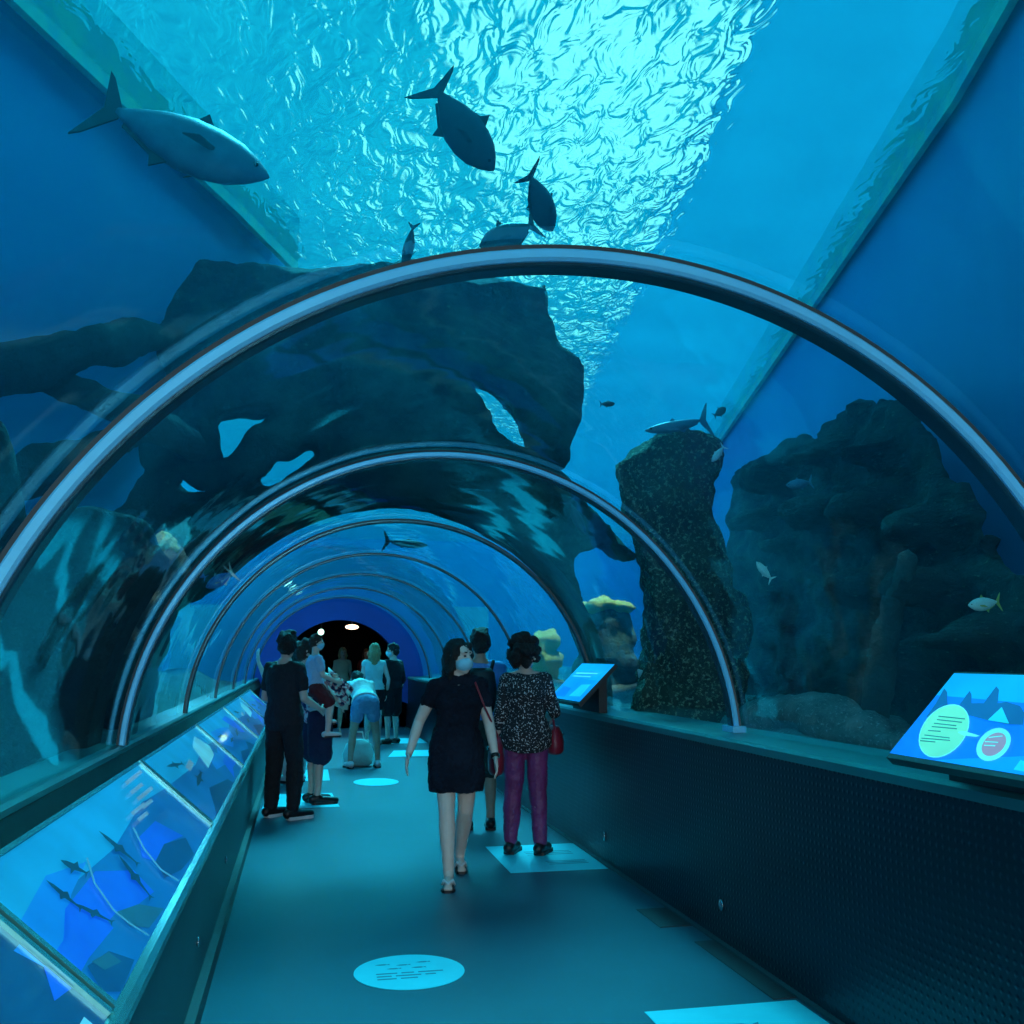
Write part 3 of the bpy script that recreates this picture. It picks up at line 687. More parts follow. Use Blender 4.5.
def right_board(label, y_far, y_near):
    b0, t0 = Vector((2.05, 0, 1.159)), Vector((2.33, 0, 1.437))
    root = empty('information_board', (2.3, (y_far + y_near) / 2, 1.07)); bpy.context.view_layer.update()
    tag(root, label, 'information board', 'boards on the right-hand ledge')
    sl = (t0 - b0).normalized(); nn = Vector((-sl.z, 0, sl.x))
    bm = bmesh.new()
    prism(bm, [Vector((p.x, y_far, p.z)) for p in (b0 - sl * .02, t0 + sl * .008, t0 + sl * .008 - nn * .03, b0 - sl * .02 - nn * .035)], Vector((0, y_near - y_far, 0)))
    pchild(build(bm, 'backing_tray', 'black'), root)
    bm = bmesh.new()
    prism(bm, [Vector((x, y_far - .08, z)) for x, z in ((2.225, 1.071), (2.29, 1.071), (2.29, 1.35), (2.225, 1.285))], Vector((0, y_near - y_far + .16, 0)))
    pchild(build(bm, 'stand', 'black'), root)
    def P(s, v):  # s metres from the far end, v 0..1 up the slope
        p = b0.lerp(t0, v); return Vector((p.x, y_far + s * (1 if y_near > y_far else -1), p.z))
    return root, P, nn, b0
root, P, nn, b0 = right_board('larger lit blue information board at the right edge with mint oval text', 3.21, 2.15)
def px(pts): return [atplane(x, y, b0 + nn * .001, nn) for x, y in pts]
def cr(pts): return px([(880 + x / 7.11, 660 + y / 7.11) for x, y in pts])   # crop coordinates of a close look
W = 1.06
L_ = [([P(.0, .0), P(W, 0), P(W, 1), P(0, 1)], 's_bg'),
      ([P(.0, .72), P(W, .66), P(W, 1), P(0, 1)], 's_top'),
      ([P(.25, .0), P(W, .0), P(W, .34), P(.62, .17)], 's_low'),
      (cr([(330, 410), (400, 310), (460, 205), (480, 230), (485, 320), (560, 330), (590, 290), (640, 222), (655, 250), (655, 310), (740, 310), (830, 190), (850, 215), (840, 310), (900, 300), (1000, 330), (1030, 380), (1020, 465), (900, 460), (760, 430), (650, 400)]), 's_rock'),
      (cr([(770, 432), (870, 338), (922, 456)]), 's_tri'),
      (cr(ell(460, 510, 215, 150, -.86)), 's_rim'), (cr(ell(460, 510, 208, 143, -.86)), 's_mint'),
      (cr(ell(815, 608, 138, 100, -.72)), 's_rim'), (cr(ell(818, 608, 100, 68, -.72)), 's_pink'),
      (cr([(560, 520), (610, 515), (720, 548), (690, 556), (600, 545)]), 's_rim'), (cr([(960, 790), (1010, 720), (1100, 760), (1100, 820)]), 's_tri')]
for i, (xa, ya, xb, yb) in enumerate(((425, 410, 615, 430), (415, 435, 595, 455), (395, 462, 555, 480), (380, 486, 560, 503), (355, 515, 445, 522), (330, 548, 510, 570), (310, 572, 515, 588), (300, 590, 410, 600))):
    L_.append((cr([(xa, ya - 4), (xb, yb - 4), (xb, yb + 4), (xa, ya + 4)]), 's_ink'))
for xa, ya, xb, yb in ((790, 570, 890, 560), (765, 600, 860, 606), (760, 628, 840, 632)):
    L_.append((cr([(xa, ya - 4), (xb, yb - 4), (xb, yb + 4), (xa, ya + 4)]), 's_rim'))
art_mesh('printed_face', L_, nn, root)
root, P, nn, b0 = right_board('smaller lit blue board farther down the right ledge, beside the curly haired woman', 8.12, 7.22)
W = .9
L_ = [([P(0, 0), P(W, 0), P(W, 1), P(0, 1)], 's_low'), ([P(0, .62), P(W, .55), P(W, 1), P(0, 1)], 's_top'), ([P(.05, .05), P(.4, .06), P(.36, .3), P(.1, .34)], 's_bg'),
      ([P(.5, .1), P(.8, .12), P(.78, .45), P(.55, .42)], 's_tri'), ([P(.1, .7), P(.7, .72), P(.7, .75), P(.1, .73)], 's_rim'), ([P(.1, .62), P(.6, .63), P(.6, .65), P(.1, .64)], 's_rim')]
art_mesh('printed_face', L_, nn, root)

# sloping display cases along the left
T0, B0 = Vector((-.79, 0, .975)), Vector((-.425, 0, .655))
SL = (T0 - B0).normalized(); NL = Vector((-SL.z, 0, SL.x)); NL = NL if NL.x > 0 else -NL
labels = ['nearest sloping display panel at the lower left corner', 'long sloping blue display panel with shark print, second from the lower left corner',
          'sloping display panel just before the man in black', 'sloping display panel beside the man in black', 'sloping display panel next to last on the left', 'farthest sloping display panel on the left']
def shark(s, v, L, a, flip=1):
    c, sn = math.cos(a), math.sin(a)
    sh = [(-.5, .0), (-.3, .06), (-.05, .09), (.0, .2), (.06, .09), (.3, .05), (.42, .03), (.52, .16), (.48, 0), (.52, -.1), (.42, -.02), (.1, -.06), (.02, -.18), (-.06, -.07), (-.3, -.05)]
    return [(s + L * (x * c - y * sn) , v + L * flip * (x * sn + y * c) * 1.9) for x, y in sh]
for i in range(6):
    y0 = -.05 + 2.7 * i if i else 0.0
    y1 = 2.65 + 2.7 * i
    root = empty('display_panel', ((T0.x + B0.x) / 2, (y0 + y1) / 2, .66)); tag(root, labels[i], 'display panel', 'sloping display panels on the left'); bpy.context.view_layer.update()
    bm = bmesh.new()
    prism(bm, [Vector((p.x, y0 + .012, p.z)) for p in (B0 - SL * .0, T0, T0 - NL * .03, B0 - NL * .03)], Vector((0, y1 - y0 - .024, 0)))
    pchild(build(bm, 'panel_body', 'black'), root)
    for yy in (y0 + .012, y1 - .04):
        bm = bmesh.new(); prism(bm, [Vector((p.x, yy, p.z)) for p in (B0 + NL * .001, T0 + NL * .001, T0 + NL * .012, B0 + NL * .012)], Vector((0, .028, 0)))
        pchild(build(bm, 'edge_bar', 'rail'), root)
    bm = bmesh.new(); prism(bm, [Vector((p.x, y0 + .04, p.z)) for p in (T0 + NL * .001, T0 - SL * .016 + NL * .001, T0 - SL * .016 + NL * .010, T0 + NL * .010)], Vector((0, y1 - y0 - .08, 0)))
    pchild(build(bm, 'top_bar', 'rail'), root)
    Ln = y1 - y0 - .08
    def Q(pts): return [Vector((B0.lerp(T0, v).x, y0 + .04 + s * Ln, B0.lerp(T0, v).z)) for s, v in pts]
    SLEN = (T0 - B0).length
    def C6(pts):     # points read off a close look, laid on this panel and cut at its edges
        o_ = []
        for x, y in pts:
            w_ = atplane(x / 4.655, 830 + y / 4.655, B0, NL); o_.append(((w_.y - y0 - .04) / Ln, (w_ - B0).dot(SL) / SLEN))
        for ax, lim, sg in ((0, .004, 1), (0, .996, -1), (1, .004, 1), (1, .962, -1)):
            res = []
            for i_ in range(len(o_)):
                a_, b_ = o_[i_ - 1], o_[i_]
                ia, ib = sg * (a_[ax] - lim) >= 0, sg * (b_[ax] - lim) >= 0
                if ia != ib:
                    t_ = (lim - a_[ax]) / (b_[ax] - a_[ax]); res.append((a_[0] + (b_[0] - a_[0]) * t_, a_[1] + (b_[1] - a_[1]) * t_))
                if ib: res.append(b_)
            o_ = res
            if len(o_) < 3: return None
        return Q(o_)
    L_ = [(Q([(0, 0), (1, 0), (1, .965), (0, .965)]), 'd_dark' if i == 0 else 'd_bg')]
    if i: L_.append((Q([(0, .6), (.42, .55), (.75, .66), (1, .6), (1, .965), (0, .965)]), 'd_top_sheen'))  # lighter top band puts the reflected water surface into the panel colour
    if i < 2:
        def seg(x0, y0_, x1, y1_, w_):
            dx, dy = x1 - x0, y1_ - y0_; l_ = math.hypot(dx, dy); nx, ny = -dy / l_ * w_, dx / l_ * w_
            return [(x0 + nx, y0_ + ny), (x1 + nx, y1_ + ny), (x1 - nx, y1_ - ny), (x0 - nx, y0_ - ny)]
        def sharkpx(x0, y0_, x1, y1_, w_):
            dx, dy = x1 - x0, y1_ - y0_; l_ = math.hypot(dx, dy); ux, uy = dx / l_, dy / l_
            sh = [(0, 0), (.2, .5), (.42, .7), (.50, 1.7), (.56, .6), (.80, .25), (.92, .2), (1.0, 1.2), (.97, 0), (1.02, -.9), (.92, -.2), (.64, -.4), (.52, -1.4), (.45, -.6), (.2, -.45)]
            return [(x0 + ux * l_ * t_ - uy * w_ * q_, y0_ + uy * l_ * t_ + ux * w_ * q_) for t_, q_ in sh]
        art = [([(80, 450), (210, 215), (400, 150), (330, 300), (290, 520), (200, 640), (60, 565), (120, 500)], 'd_mid'),
               ([(300, 370), (440, 195), (620, 190), (715, 290), (640, 350), (540, 385), (500, 430), (525, 460), (410, 600), (330, 740), (250, 800), (200, 640), (290, 520)], 'd_deep'),
               ([(640, 40), (720, -40), (850, 30), (760, 70), (720, 150), (660, 130)], 'd_deep'),
               ([(540, 385), (640, 350), (760, 370), (690, 460), (600, 450)], 'd_teal'), ([(400, 640), (500, 570), (620, 610), (560, 760), (470, 760)], 'd_dark'), ([(420, 620), (500, 575), (560, 620), (480, 660)], 'd_teal'),
               ([(720, 150), (760, 70), (860, 40), (900, 120), (840, 190), (760, 230)], 'd_dark'),
               (sharkpx(205, 240, 375, 380, 16), 'd_fish'), (sharkpx(340, 350, 520, 440, 15), 'd_fish'), (sharkpx(450, 10, 640, 170, 15), 'd_fish'), (sharkpx(540, 120, 700, 330, 14), 'd_fish'), (sharkpx(270, 150, 400, 215, 22), 'd_fish')]
        for pts_ in ([(395, 140), (430, 260), (520, 390), (600, 455), (680, 505)], [(610, 0), (660, 100), (740, 200), (820, 250)]):
            art += [(seg(*u_, *v_, 4), 'd_line') for u_, v_ in zip(pts_, pts_[1:])]
        for j, (xa, ya, l_) in enumerate(((575, -205, 95), (598, -160, 70), (628, -130, 90), (650, -90, 60), (600, -60, 80), (628, -30, 60))):
            art.append((seg(xa, ya, xa + l_ * .78, ya - l_ * .62, 9), 'd_text'))
        for pts_, mk in art:
            q_ = C6(pts_)
            if q_: L_.append((q_, mk))
        if i == 0: L_.append((Q([(.90, .02), (.965, .02), (.965, .10), (.90, .10)]), 'd_pale'))
    elif i % 2 == 1:
        L_ += [(Q([(.02, .55), (.20, .30), (.45, .42), (.55, .62), (.38, .70), (.1, .75)]), 'd_mid'),
               (Q([(.62, .80), (.74, .35), (.84, .30), (.88, .62), (.80, .82)]), 'd_deep'), (Q([(.05, 0), (.25, .16), (.46, .06), (.60, .18), (.70, 0)]), 'd_dark')]
        for sh in (shark(.22, .56, .22, -.25), shark(.33, .40, .16, .1), shark(.62, .42, .2, .3)): L_.append((Q(sh), 'd_fish'))
    else:
        L_ += [(Q([(.60, .30), (.72, .62), (.86, .44), (.98, .52), (.98, .30), (.86, .22)]), 'd_mid'), (Q([(.70, .02), (.80, .30), (.96, .34), (.98, .12), (.84, .12)]), 'd_deep'),
               (Q([(.1, 0), (.3, .24), (.6, .1), (.62, 0)]), 'd_dark'), (Q([(.52, .40), (.62, .75), (.80, .86), (.86, .60), (.78, .46)]), 'd_pale'), (Q([(.30, .62), (.42, .66), (.42, .58), (.30, .54)]), 'd_text')]
        for sh in (shark(.3, .4, .2, .2), shark(.22, .72, .18, -.3)): L_.append((Q(sh), 'd_fish'))
    art_mesh('printed_face', L_, NL, root, .0005)

# wall studs, floor hatches and stickers
for (x, y), lab in (((225, 860), 'small chrome stud low on the left wall, farther one'), ((197, 942), 'small chrome stud low on the left wall, nearer one')):
    p = atx(x, y, -.405); bm = bmesh.new(); ellipsoid(bm, (p.x + .006, p.y, p.z), (.008, .022, .022)); tag(build(bm, 'wall_stud', 'chrome', None, True), lab, 'stud', 'studs on the low walls')
p = atx(722, 905, XR); bm = bmesh.new(); ellipsoid(bm, (p.x - .006, p.y, p.z), (.008, .03, .03)); tag(build(bm, 'wall_stud', 'chrome', None, True), 'round chrome stud on the dark right wall', 'stud', 'studs on the low walls')
p = atx(605, 836, XR); bm = bmesh.new(); ellipsoid(bm, (p.x - .006, p.y, p.z), (.008, .02, .035)); tag(build(bm, 'wall_stud', 'chrome', None, True), 'small chrome stud on the right wall above the square sticker', 'stud', 'studs on the low walls')
for y0, y1, x0, lab in ((5.45, 5.85, 2.0, 'dark hatch in the floor edge, farther one, beneath the wall stud'), (4.25, 5.15, 2.08, 'long dark hatch along the right floor edge, nearer one')):
    bm = bmesh.new(); box(bm, (x0, y0, 0), (2.188, y1, .004))
    tag(build(bm, 'floor_hatch', 'grate'), lab, 'hatch', 'floor hatches along the right wall')
UP = Vector((0, 0, 1))
def sticker(label, pts, ink):
    bm = bmesh.new(); p = [Vector((a[0], a[1], .0005)) for a in pts]
    c = sum(p, Vector()) / len(p); root = empty('floor_sticker', (c.x, c.y, 0)); tag(root, label, 'floor sticker', 'pale stickers on the floor'); bpy.context.view_layer.update()
    prism(bm, p, Vector((0, 0, .0025))); pchild(build(bm, 'sheet', 'sticker'), root)
    for k_ in ink: art_mesh('printed_mark', [([Vector((q[0], q[1], .0032)) for q in k_], 'sticker_ink')], UP, root)
def gz(pts): return [(v.x, v.y) for v in (atz(x, y, 0) for x, y in pts)]
ink = []
c0 = (.55, 4.97)
def dash(cx, cy, w, hh): return [(cx - w / 2, cy - hh / 2), (cx + w / 2, cy - hh / 2), (cx + w / 2, cy + hh / 2), (cx - w / 2, cy + hh / 2)]
def fishp(cx, cy, L): return [(cx + L * x, cy + L * y) for x, y in ((-.5, 0), (-.2, .12), (.15, .13), (.3, .04), (.5, .14), (.45, 0), (.5, -.14), (.3, -.04), (.15, -.13), (-.2, -.12))]
for dx, dy in ((-.12, .12), (-.02, .10), (.08, .13), (-.07, .05), (.05, .05)): ink.append(fishp(c0[0] + dx, c0[1] + dy, .075))
for dy, ws in ((-.02, (.1, .06, .12)), (-.06, (.07, .12, .05)), (-.10, (.09, .08))):
    x = c0[0] - .16
    for w in ws: ink.append(dash(x + w / 2, c0[1] + dy, w, .016)); x += w + .02
sticker('round pale floor sticker with fish marks in the foreground', [(c0[0] + .265 * math.cos(t), c0[1] + .265 * math.sin(t)) for t in (2 * PI * i / 48 for i in range(48))], ink)
sq = [(1.47, 6.98), (2.18, 6.98), (2.19, 7.95), (1.47, 7.95)]
ink = [dash(1.95, 7.2 + .05 * j, .3, .018) for j in range(3)] + [dash(1.9, 7.55 + .06 * j, .36, .02) for j in range(3)]
sticker('square pale floor sticker under the curly haired woman', sq, ink)
a = gz([(642, 1014), (805, 999)]); y_t = a[0][1]
ink = [fishp(1.78, 3.98, .22)]
sticker('pale rectangular sticker cut off by the lower frame edge', [(1.47, 3.45), (2.17, 3.45), (2.17, 4.22), (1.47, 4.22)], ink)
c1 = atz(376, 782, 0)
sticker('small round pale sticker beyond the walking woman', [(c1.x + .27 * math.cos(t), c1.y + .36 * math.sin(t)) for t in (2 * PI * i / 32 for i in range(32))], [])
for pts, lab in (([(388, 757), (428, 757), (428, 750), (393, 750)], 'pale strip sticker behind the walking woman, nearer of two'), ([(378, 744), (428, 744), (428, 738), (380, 738)], 'pale strip sticker behind the walking woman, farther of two')):
    g_ = gz(pts); y0 = g_[0][1]; y1 = g_[2][1]
    sticker(lab, [(g_[0][0], y0), (2.18, y0), (2.18, y1), (g_[3][0], y1)], [])
for pts, lab in (([(262, 808), (340, 808), (332, 794), (268, 794)], 'pale sticker on the floor around the feet of the man in navy shorts'), ([(288, 781), (330, 781), (328, 770), (290, 770)], 'small pale sticker on the floor behind the navy shorts')):
    g_ = gz(pts); y0 = sum(q[1] for q in g_[:2]) / 2; y1 = sum(q[1] for q in g_[2:]) / 2
    sticker(lab, [(max(g_[0][0], XL + .02), y0), (g_[1][0], y0), (g_[2][0], y1), (max(g_[3][0], XL + .02), y1)], [])

# hall lamps
for (x, y), mk, r, lab in (((321, 632), 'lamp_teal', (.07, .07, .07), 'small greenish ceiling lamp in the dark hall'), ((352, 627), 'lamp_warm', (.16, .10, .06), 'warm orange ceiling lamp in the dark hall')):
    p = aty(x, y, 24); root = empty('ceiling_lamp', p); tag(root, lab, 'lamp', 'ceiling lamps of the hall'); bpy.context.view_layer.update()
    bm = bmesh.new(); ellipsoid(bm, p, r); pchild(build(bm, 'bulb', mk, None, True), root)
    bm = bmesh.new(); capsule(bm, p + Vector((0, 0, .05)), Vector((p.x, p.y, 3.0)), .02, .02, 8); pchild(build(bm, 'cord', 'black', None, True), root)
#PEOPLE_START#
# ------------------------------------------------------------------ people
BASE = dict(pelvis=(0, 0, .93), neck=(0, -.01, 1.43), head=(0, .015, 1.585),
            R_hip=(.088, 0, .90), R_knee=(.098, .02, .49), R_ank=(.10, -.01, .085), R_toe=(.115, .16, .03),
            R_sh=(.175, -.01, 1.375), R_el=(.225, -.03, 1.09), R_wr=(.235, .06, .86), R_fin=(.235, .09, .76))
def joints(over, lean=0, fem=False, shift=(0, 0, 0)):
    J = {}
    for k_, v in BASE.items():
        v = Vector(v)
        if fem and k_ == 'R_sh': v.x = .155
        if fem and k_ in ('R_el', 'R_wr', 'R_fin'): v.x -= .02
        J[k_] = v
        if k_[0] == 'R': J['L' + k_[1:]] = Vector((-v.x, v.y, v.z))
    for k_ in list(J):
        if lean and k_[2:] not in ('hip', 'knee', 'ank', 'toe') and k_ != 'pelvis':
            J[k_] = J['pelvis'] + Matrix.Rotation(-math.radians(lean), 3, 'X') @ (J[k_] - J['pelvis'])
    for k_, v in over.items(): J[k_] = Vector(v)
    return J
def torso_rings(J, fem, grow=0, z0=.86, z1=1.47, flare=None):
    """elliptical rings along the spine between rest heights z0 and z1"""
    base = [(.80, .120, .085), (.86, .165, .112), (.93, .172, .118), (1.00, .158, .108), (1.08, .138, .098), (1.17, .148, .108), (1.26, .165, .118), (1.34, .172, .105), (1.385, .145, .085), (1.42, .085, .068), (1.47, .055, .058)]
    if fem: base = [(.80, .125, .09), (.86, .170, .118), (.93, .176, .122), (1.00, .155, .108), (1.08, .126, .092), (1.17, .134, .105), (1.26, .150, .128), (1.34, .150, .098), (1.385, .125, .078), (1.42, .072, .060), (1.47, .048, .052)]
    if flare: base = [(z, flare(z, a, b)[0], flare(z, a, b)[1]) for z, a, b in base]
    ax = (J['neck'] - J['pelvis']); ax.normalize()
    sh = (J['R_sh'] - J['L_sh']).normalized(); hp = (J['R_hip'] - J['L_hip']).normalized()
    rings = []
    for z, a, b in base:
        if z < z0 - 1e-6 or z > z1 + 1e-6: continue
        t = (z - .93) / .5; c = J['pelvis'] + (J['neck'] - J['pelvis']) * t
        sd = hp.lerp(sh, min(1, max(0, t))); sd = (sd - ax * sd.dot(ax)).normalized(); fw = ax.cross(sd)
        rings.append((c, sd * (a + grow), fw * (b + grow)))
    return rings
def hand(bm, wr, fin, side, curl=.5):
    d = (fin - wr).normalized(); L = .185
    out_ = Vector((side, 0, 0)); nrm = (out_ - d * out_.dot(d)).normalized(); w = d.cross(nrm) * side   # w towards the thumb (front)
    if w.y < 0: w = -w
    pc = wr + d * .05
    for s in (-.026, -.009, .009, .026): capsule(bm, wr + d * .012 + w * s * .7, wr + d * .092 + w * s, .0135, .0125, 8)
    for s, l in ((.028, .072), (.0095, .082), (-.0095, .076), (-.028, .058)):
        a = wr + d * .092 + w * s; m1 = a + (d - nrm * .25 * curl).normalized() * l * .5 + w * s * .12; e_ = m1 + (d - nrm * 1.1 * curl).normalized() * l * .5
        limb(bm, [a, m1, e_], [.0092, .0085, .0072], 8)
    a = wr + d * .028 + w * .026; m1 = a + (d * .6 + w * .8 - nrm * .2).normalized() * .035; e_ = m1 + (d * .95 + w * .3 - nrm * .2).normalized() * .032
    limb(bm, [a, m1, e_], [.0125, .0105, .0085], 8)
def person(label, loc, heading, H, over=None, lean=0, fem=False, skin='skin', head_rot=(0, 0), voxel=.009, outfit=(), hair=None, hairc='hair_black', shoes='shoe_black', mask=False, face=True, hands=True, slim=1.0, group=None, ears=True):
    s = H / 1.70
    J = joints(over or {}, lean, fem)
    root = empty('person', loc, -math.radians(heading)); root.scale = (s, s, s)
    tag(root, label, 'person', group)
    fm = (.93 if fem else 1.0) * slim
    bm = bmesh.new()
    loft(bm, torso_rings(J, fem), 18)
    hm = Matrix.Rotation(-math.radians(head_rot[0]), 3, 'Z') @ Matrix.Rotation(math.radians(head_rot[1]), 3, 'X')
    hc = J['head']; HP = lambda x, y, z: hc + hm @ Vector((x, y, z))
    capsule(bm, J['neck'] - Vector((0, 0, .02)), HP(0, -.02, -.06), .052 * fm, .05 * fm)
    for sd in 'RL': limb(bm, [J['neck'] + Vector((0, 0, -.015)), J[sd + '_sh'] + Vector((0, 0, .0))], [.052 * fm, .052 * fm])
    ellipsoid(bm, HP(0, -.005, .022), (.074, .094, .100), hm, 16)
    ellipsoid(bm, HP(0, .028, -.060), (.056, .062, .058), hm)
    capsule(bm, HP(0, .055, -.098), HP(0, .068, -.092), .024, .020, 8)
    capsule(bm, HP(0, .085, .018), HP(0, .106, -.022), .0105, .0145, 8); ellipsoid(bm, HP(0, .096, -.028), (.019, .013, .010), hm, 8)
    capsule(bm, HP(-.045, .076, .034), HP(.045, .076, .034), .013, .013, 8)
    if ears:
        for e_ in (-1, 1): capsule(bm, HP(.077 * e_, -.008, .018), HP(.074 * e_, -.002, -.030), .013, .009, 8)
    for sd, sg in (('R', 1), ('L', -1)):
        hip, kn, an, toe = (J[sd + q] for q in ('_hip', '_knee', '_ank', '_toe'))
        th = hip.lerp(kn, .5); cf = kn.lerp(an, .3); fwd = (toe - an); fwd.z = 0; fwd.normalize()
        limb(bm, [hip, th, kn, cf - fwd * .012, kn.lerp(an, .65), an], [.083 * fm, .071 * fm, .053 * fm, .056 * fm, .043 * fm, .036 * fm])
        heel = an - fwd * .04 + Vector((0, 0, -.045)); limb(bm, [heel, an + Vector((0, 0, -.01)) + fwd * .02], [.034, .036])
        limb(bm, [heel, heel.lerp(toe, .55) + Vector((0, 0, .012)), toe], [.032, .034, .024])
        for k_ in (-.022, -.008, .008, .022):
            sdv = fwd.cross(Vector((0, 0, 1))); limb(bm, [toe + sdv * k_ * .8, toe + sdv * k_ + fwd * (.035 - abs(k_ * .5)) + Vector((0, 0, -.008))], [.012, .010], 8)
        shd, el, wr, fi = (J[sd + q] for q in ('_sh', '_el', '_wr', '_fin'))
        limb(bm, [shd, shd.lerp(el, .45), el, el.lerp(wr, .3), wr], [.052 * fm, .046 * fm, .037 * fm, .037 * fm, .025 * fm])
        if hands: hand(bm, wr, fi, sg)
    body = remesh(bm, 'body', voxel, skin, root, smooth=1)
    def rem(nm, f, mk, vx=None, sm=2, jit=None):
        b2 = bmesh.new(); f(b2); return remesh(b2, nm, vx or voxel, mk, root, smooth=sm, jitter=jit)
    if face:
        for e_ in (-1, 1):
            b2 = bmesh.new(); ellipsoid(b2, HP(.031 * e_, .083, .008), (.014, .008, .007), hm, 10); build(b2, 'eye', 'eye', root, True)
            b2 = bmesh.new(); capsule(b2, HP(.018 * e_, .092, .034), HP(.048 * e_, .078, .036), .005, .004, 8); build(b2, 'eyebrow', hairc, root, True)
        if not mask:
            b2 = bmesh.new(); ellipsoid(b2, HP(0, .086, -.062), (.024, .008, .008), hm, 10); build(b2, 'mouth', 'lip', root, True)
    if mask:
        def mk_(b2):
            ellipsoid(b2, HP(0, .042, -.050), (.070, .072, .055), hm); ellipsoid(b2, HP(0, .092, -.035), (.028, .026, .034), hm)
        mo = rem('face_mask', mk_, 'mask_blue', .007)
        b2 = bmesh.new()
        for e_ in (-1, 1): limb(b2, [HP(.066 * e_, .045, -.03), HP(.082 * e_, -.005, -.008)], [.003, .003], 6)
        st = build(b2, 'ear_loop', 'mask_blue', mo)
    hj = displace(.018, 14, 3, fine=.4)
    if hair:
        def hr(b2):
            ellipsoid(b2, HP(0, -.018, .045), (.088, .102, .094), hm, 16); ellipsoid(b2, HP(0, -.045, -.005), (.084, .078, .085), hm)
            if hair == 'bob':
                ellipsoid(b2, HP(0, -.05, -.05), (.098, .075, .11), hm)
                for e_ in (-1, 1): limb(b2, [HP(.070 * e_, .035, .075), HP(.088 * e_, .015, .0), HP(.092 * e_, -.01, -.08), HP(.086 * e_, -.02, -.14)], [.030, .032, .034, .024])
                limb(b2, [HP(0, -.07, 0), HP(0, -.075, -.10), HP(0, -.065, -.155)], [.07, .075, .05])
            if hair == 'curly':
                rr = random.Random(3)
                for _ in range(46):
                    a, t = rr.uniform(0, 2 * PI), rr.uniform(-.9, 1)
                    q = math.sqrt(1 - t * t); p = Vector((math.cos(a) * q * .108, math.sin(a) * q * .112 - .03, t * .115 + .02))
                    if p.y > .055 and p.z < .07: continue
                    ellipsoid(b2, HP(*(p * 1.08)), (.040, .040, .040), None, 8)
            if hair == 'long':
                limb(b2, [HP(0, -.06, 0), HP(0, -.085, -.12), HP(0, -.08, -.24), HP(.01, -.07, -.30)], [.078, .080, .065, .035])
                for e_ in (-1, 1): limb(b2, [HP(.06 * e_, 0, .05), HP(.078 * e_, -.03, -.06), HP(.06 * e_, -.06, -.2)], [.03, .035, .03])
            if hair == 'short':
                for e_ in (-1, 1): limb(b2, [HP(.066 * e_, .02, .06), HP(.074 * e_, -.015, .0)], [.022, .018])
                for x in (-.04, 0, .04): capsule(b2, HP(x, .06, .095), HP(x * 1.1, -.02, .125), .024, .028, 8)
        rem('hair', hr, hairc, max(.008, voxel), 1, hj if hair != 'curly' else displace(.012, 30, 5))
    cj = displace(.010, 6, int(H * 100), fine=.5)
    for it in outfit:
        kind, mk = it[0], it[1]; opt = it[2] if len(it) > 2 else {}
        if kind == 'shirt':
            z0 = opt.get('z0', .88); sl = opt.get('sleeve', .55); gr = opt.get('grow', .016)
            def f(b2):
                loft(b2, torso_rings(J, fem, gr, z0, 1.42, opt.get('flare')), 20)
                for sd in 'RL':
                    shd, el, wr = J[sd + '_sh'], J[sd + '_el'], J[sd + '_wr']
                    limb(b2, [J['neck'] + Vector((0, 0, -.03)), shd], [.055 * fm, .062 * fm])
                    if sl: limb(b2, [shd, shd.lerp(el, min(1, sl))] + ([el.lerp(wr, sl - 1)] if sl > 1 else []), [.064 * fm, .060 * fm - .006 * min(1, sl)] + ([.045] if sl > 1 else []))
            rem(opt.get('name', 'shirt'), f, mk, jit=cj)
        elif kind == 'trousers':
            l = opt.get('to', .95); wd = opt.get('wide', .014)
            def f(b2):
                loft(b2, torso_rings(J, fem, .012, .80, opt.get('top', 1.0)), 20)
                for sd in 'RL':
                    hip, kn, an = J[sd + '_hip'], J[sd + '_knee'], J[sd + '_ank']
                    pts = [hip, hip.lerp(kn, .5)]; rr = [.086 * fm + wd, .074 * fm + wd]
                    if l > .5:
                        pts += [kn, kn.lerp(an, .35), kn.lerp(an, (l - .5) * 2)]; rr += [.060 * fm + wd, .060 * fm + wd * .9, .046 * fm + wd * opt.get('cuff', .8)]
                    else: pts[1:] = [hip.lerp(kn, l * 2 * .5), hip.lerp(kn, l * 2)]; rr[1:] = [.078 * fm + wd, .068 * fm + wd * 1.3]
                    limb(b2, pts, rr, 14)
            rem(opt.get('name', 'trousers'), f, mk, jit=cj)
        elif kind == 'dress':
            def f(b2):
                rg_ = torso_rings(J, fem, .022, .93, 1.40); pv = J['pelvis']
                kx = (J['R_knee'] + J['L_knee']) / 2 - pv; sdv = Vector((1, 0, 0)); fw = Vector((0, 1, 0))
                low = [(pv + Vector((kx.x * .55, kx.y * .6, -.30)), sdv * .196, fw * .165), (pv + Vector((kx.x * .45, kx.y * .4, -.20)), sdv * .204, fw * .170), (pv + Vector((0, 0, -.08)), sdv * .206, fw * .17)]
                rg_ = [(c, u_ * (1 + .10 * max(0, 1 - abs(c.z - 1.06) / .20)), v_ * (1 + .10 * max(0, 1 - abs(c.z - 1.06) / .20))) for c, u_, v_ in rg_]
                loft(b2, low + rg_, 22)
                for sd in 'RL':
                    shd, el = J[sd + '_sh'], J[sd + '_el']
                    limb(b2, [J['neck'] + Vector((0, 0, -.026)), shd + Vector((0, 0, .0))], [.072, .067]); limb(b2, [shd, shd.lerp(el, .42)], [.066, .062])
            rem('dress', f, mk, jit=displace(.013, 7, 8, fine=.5))
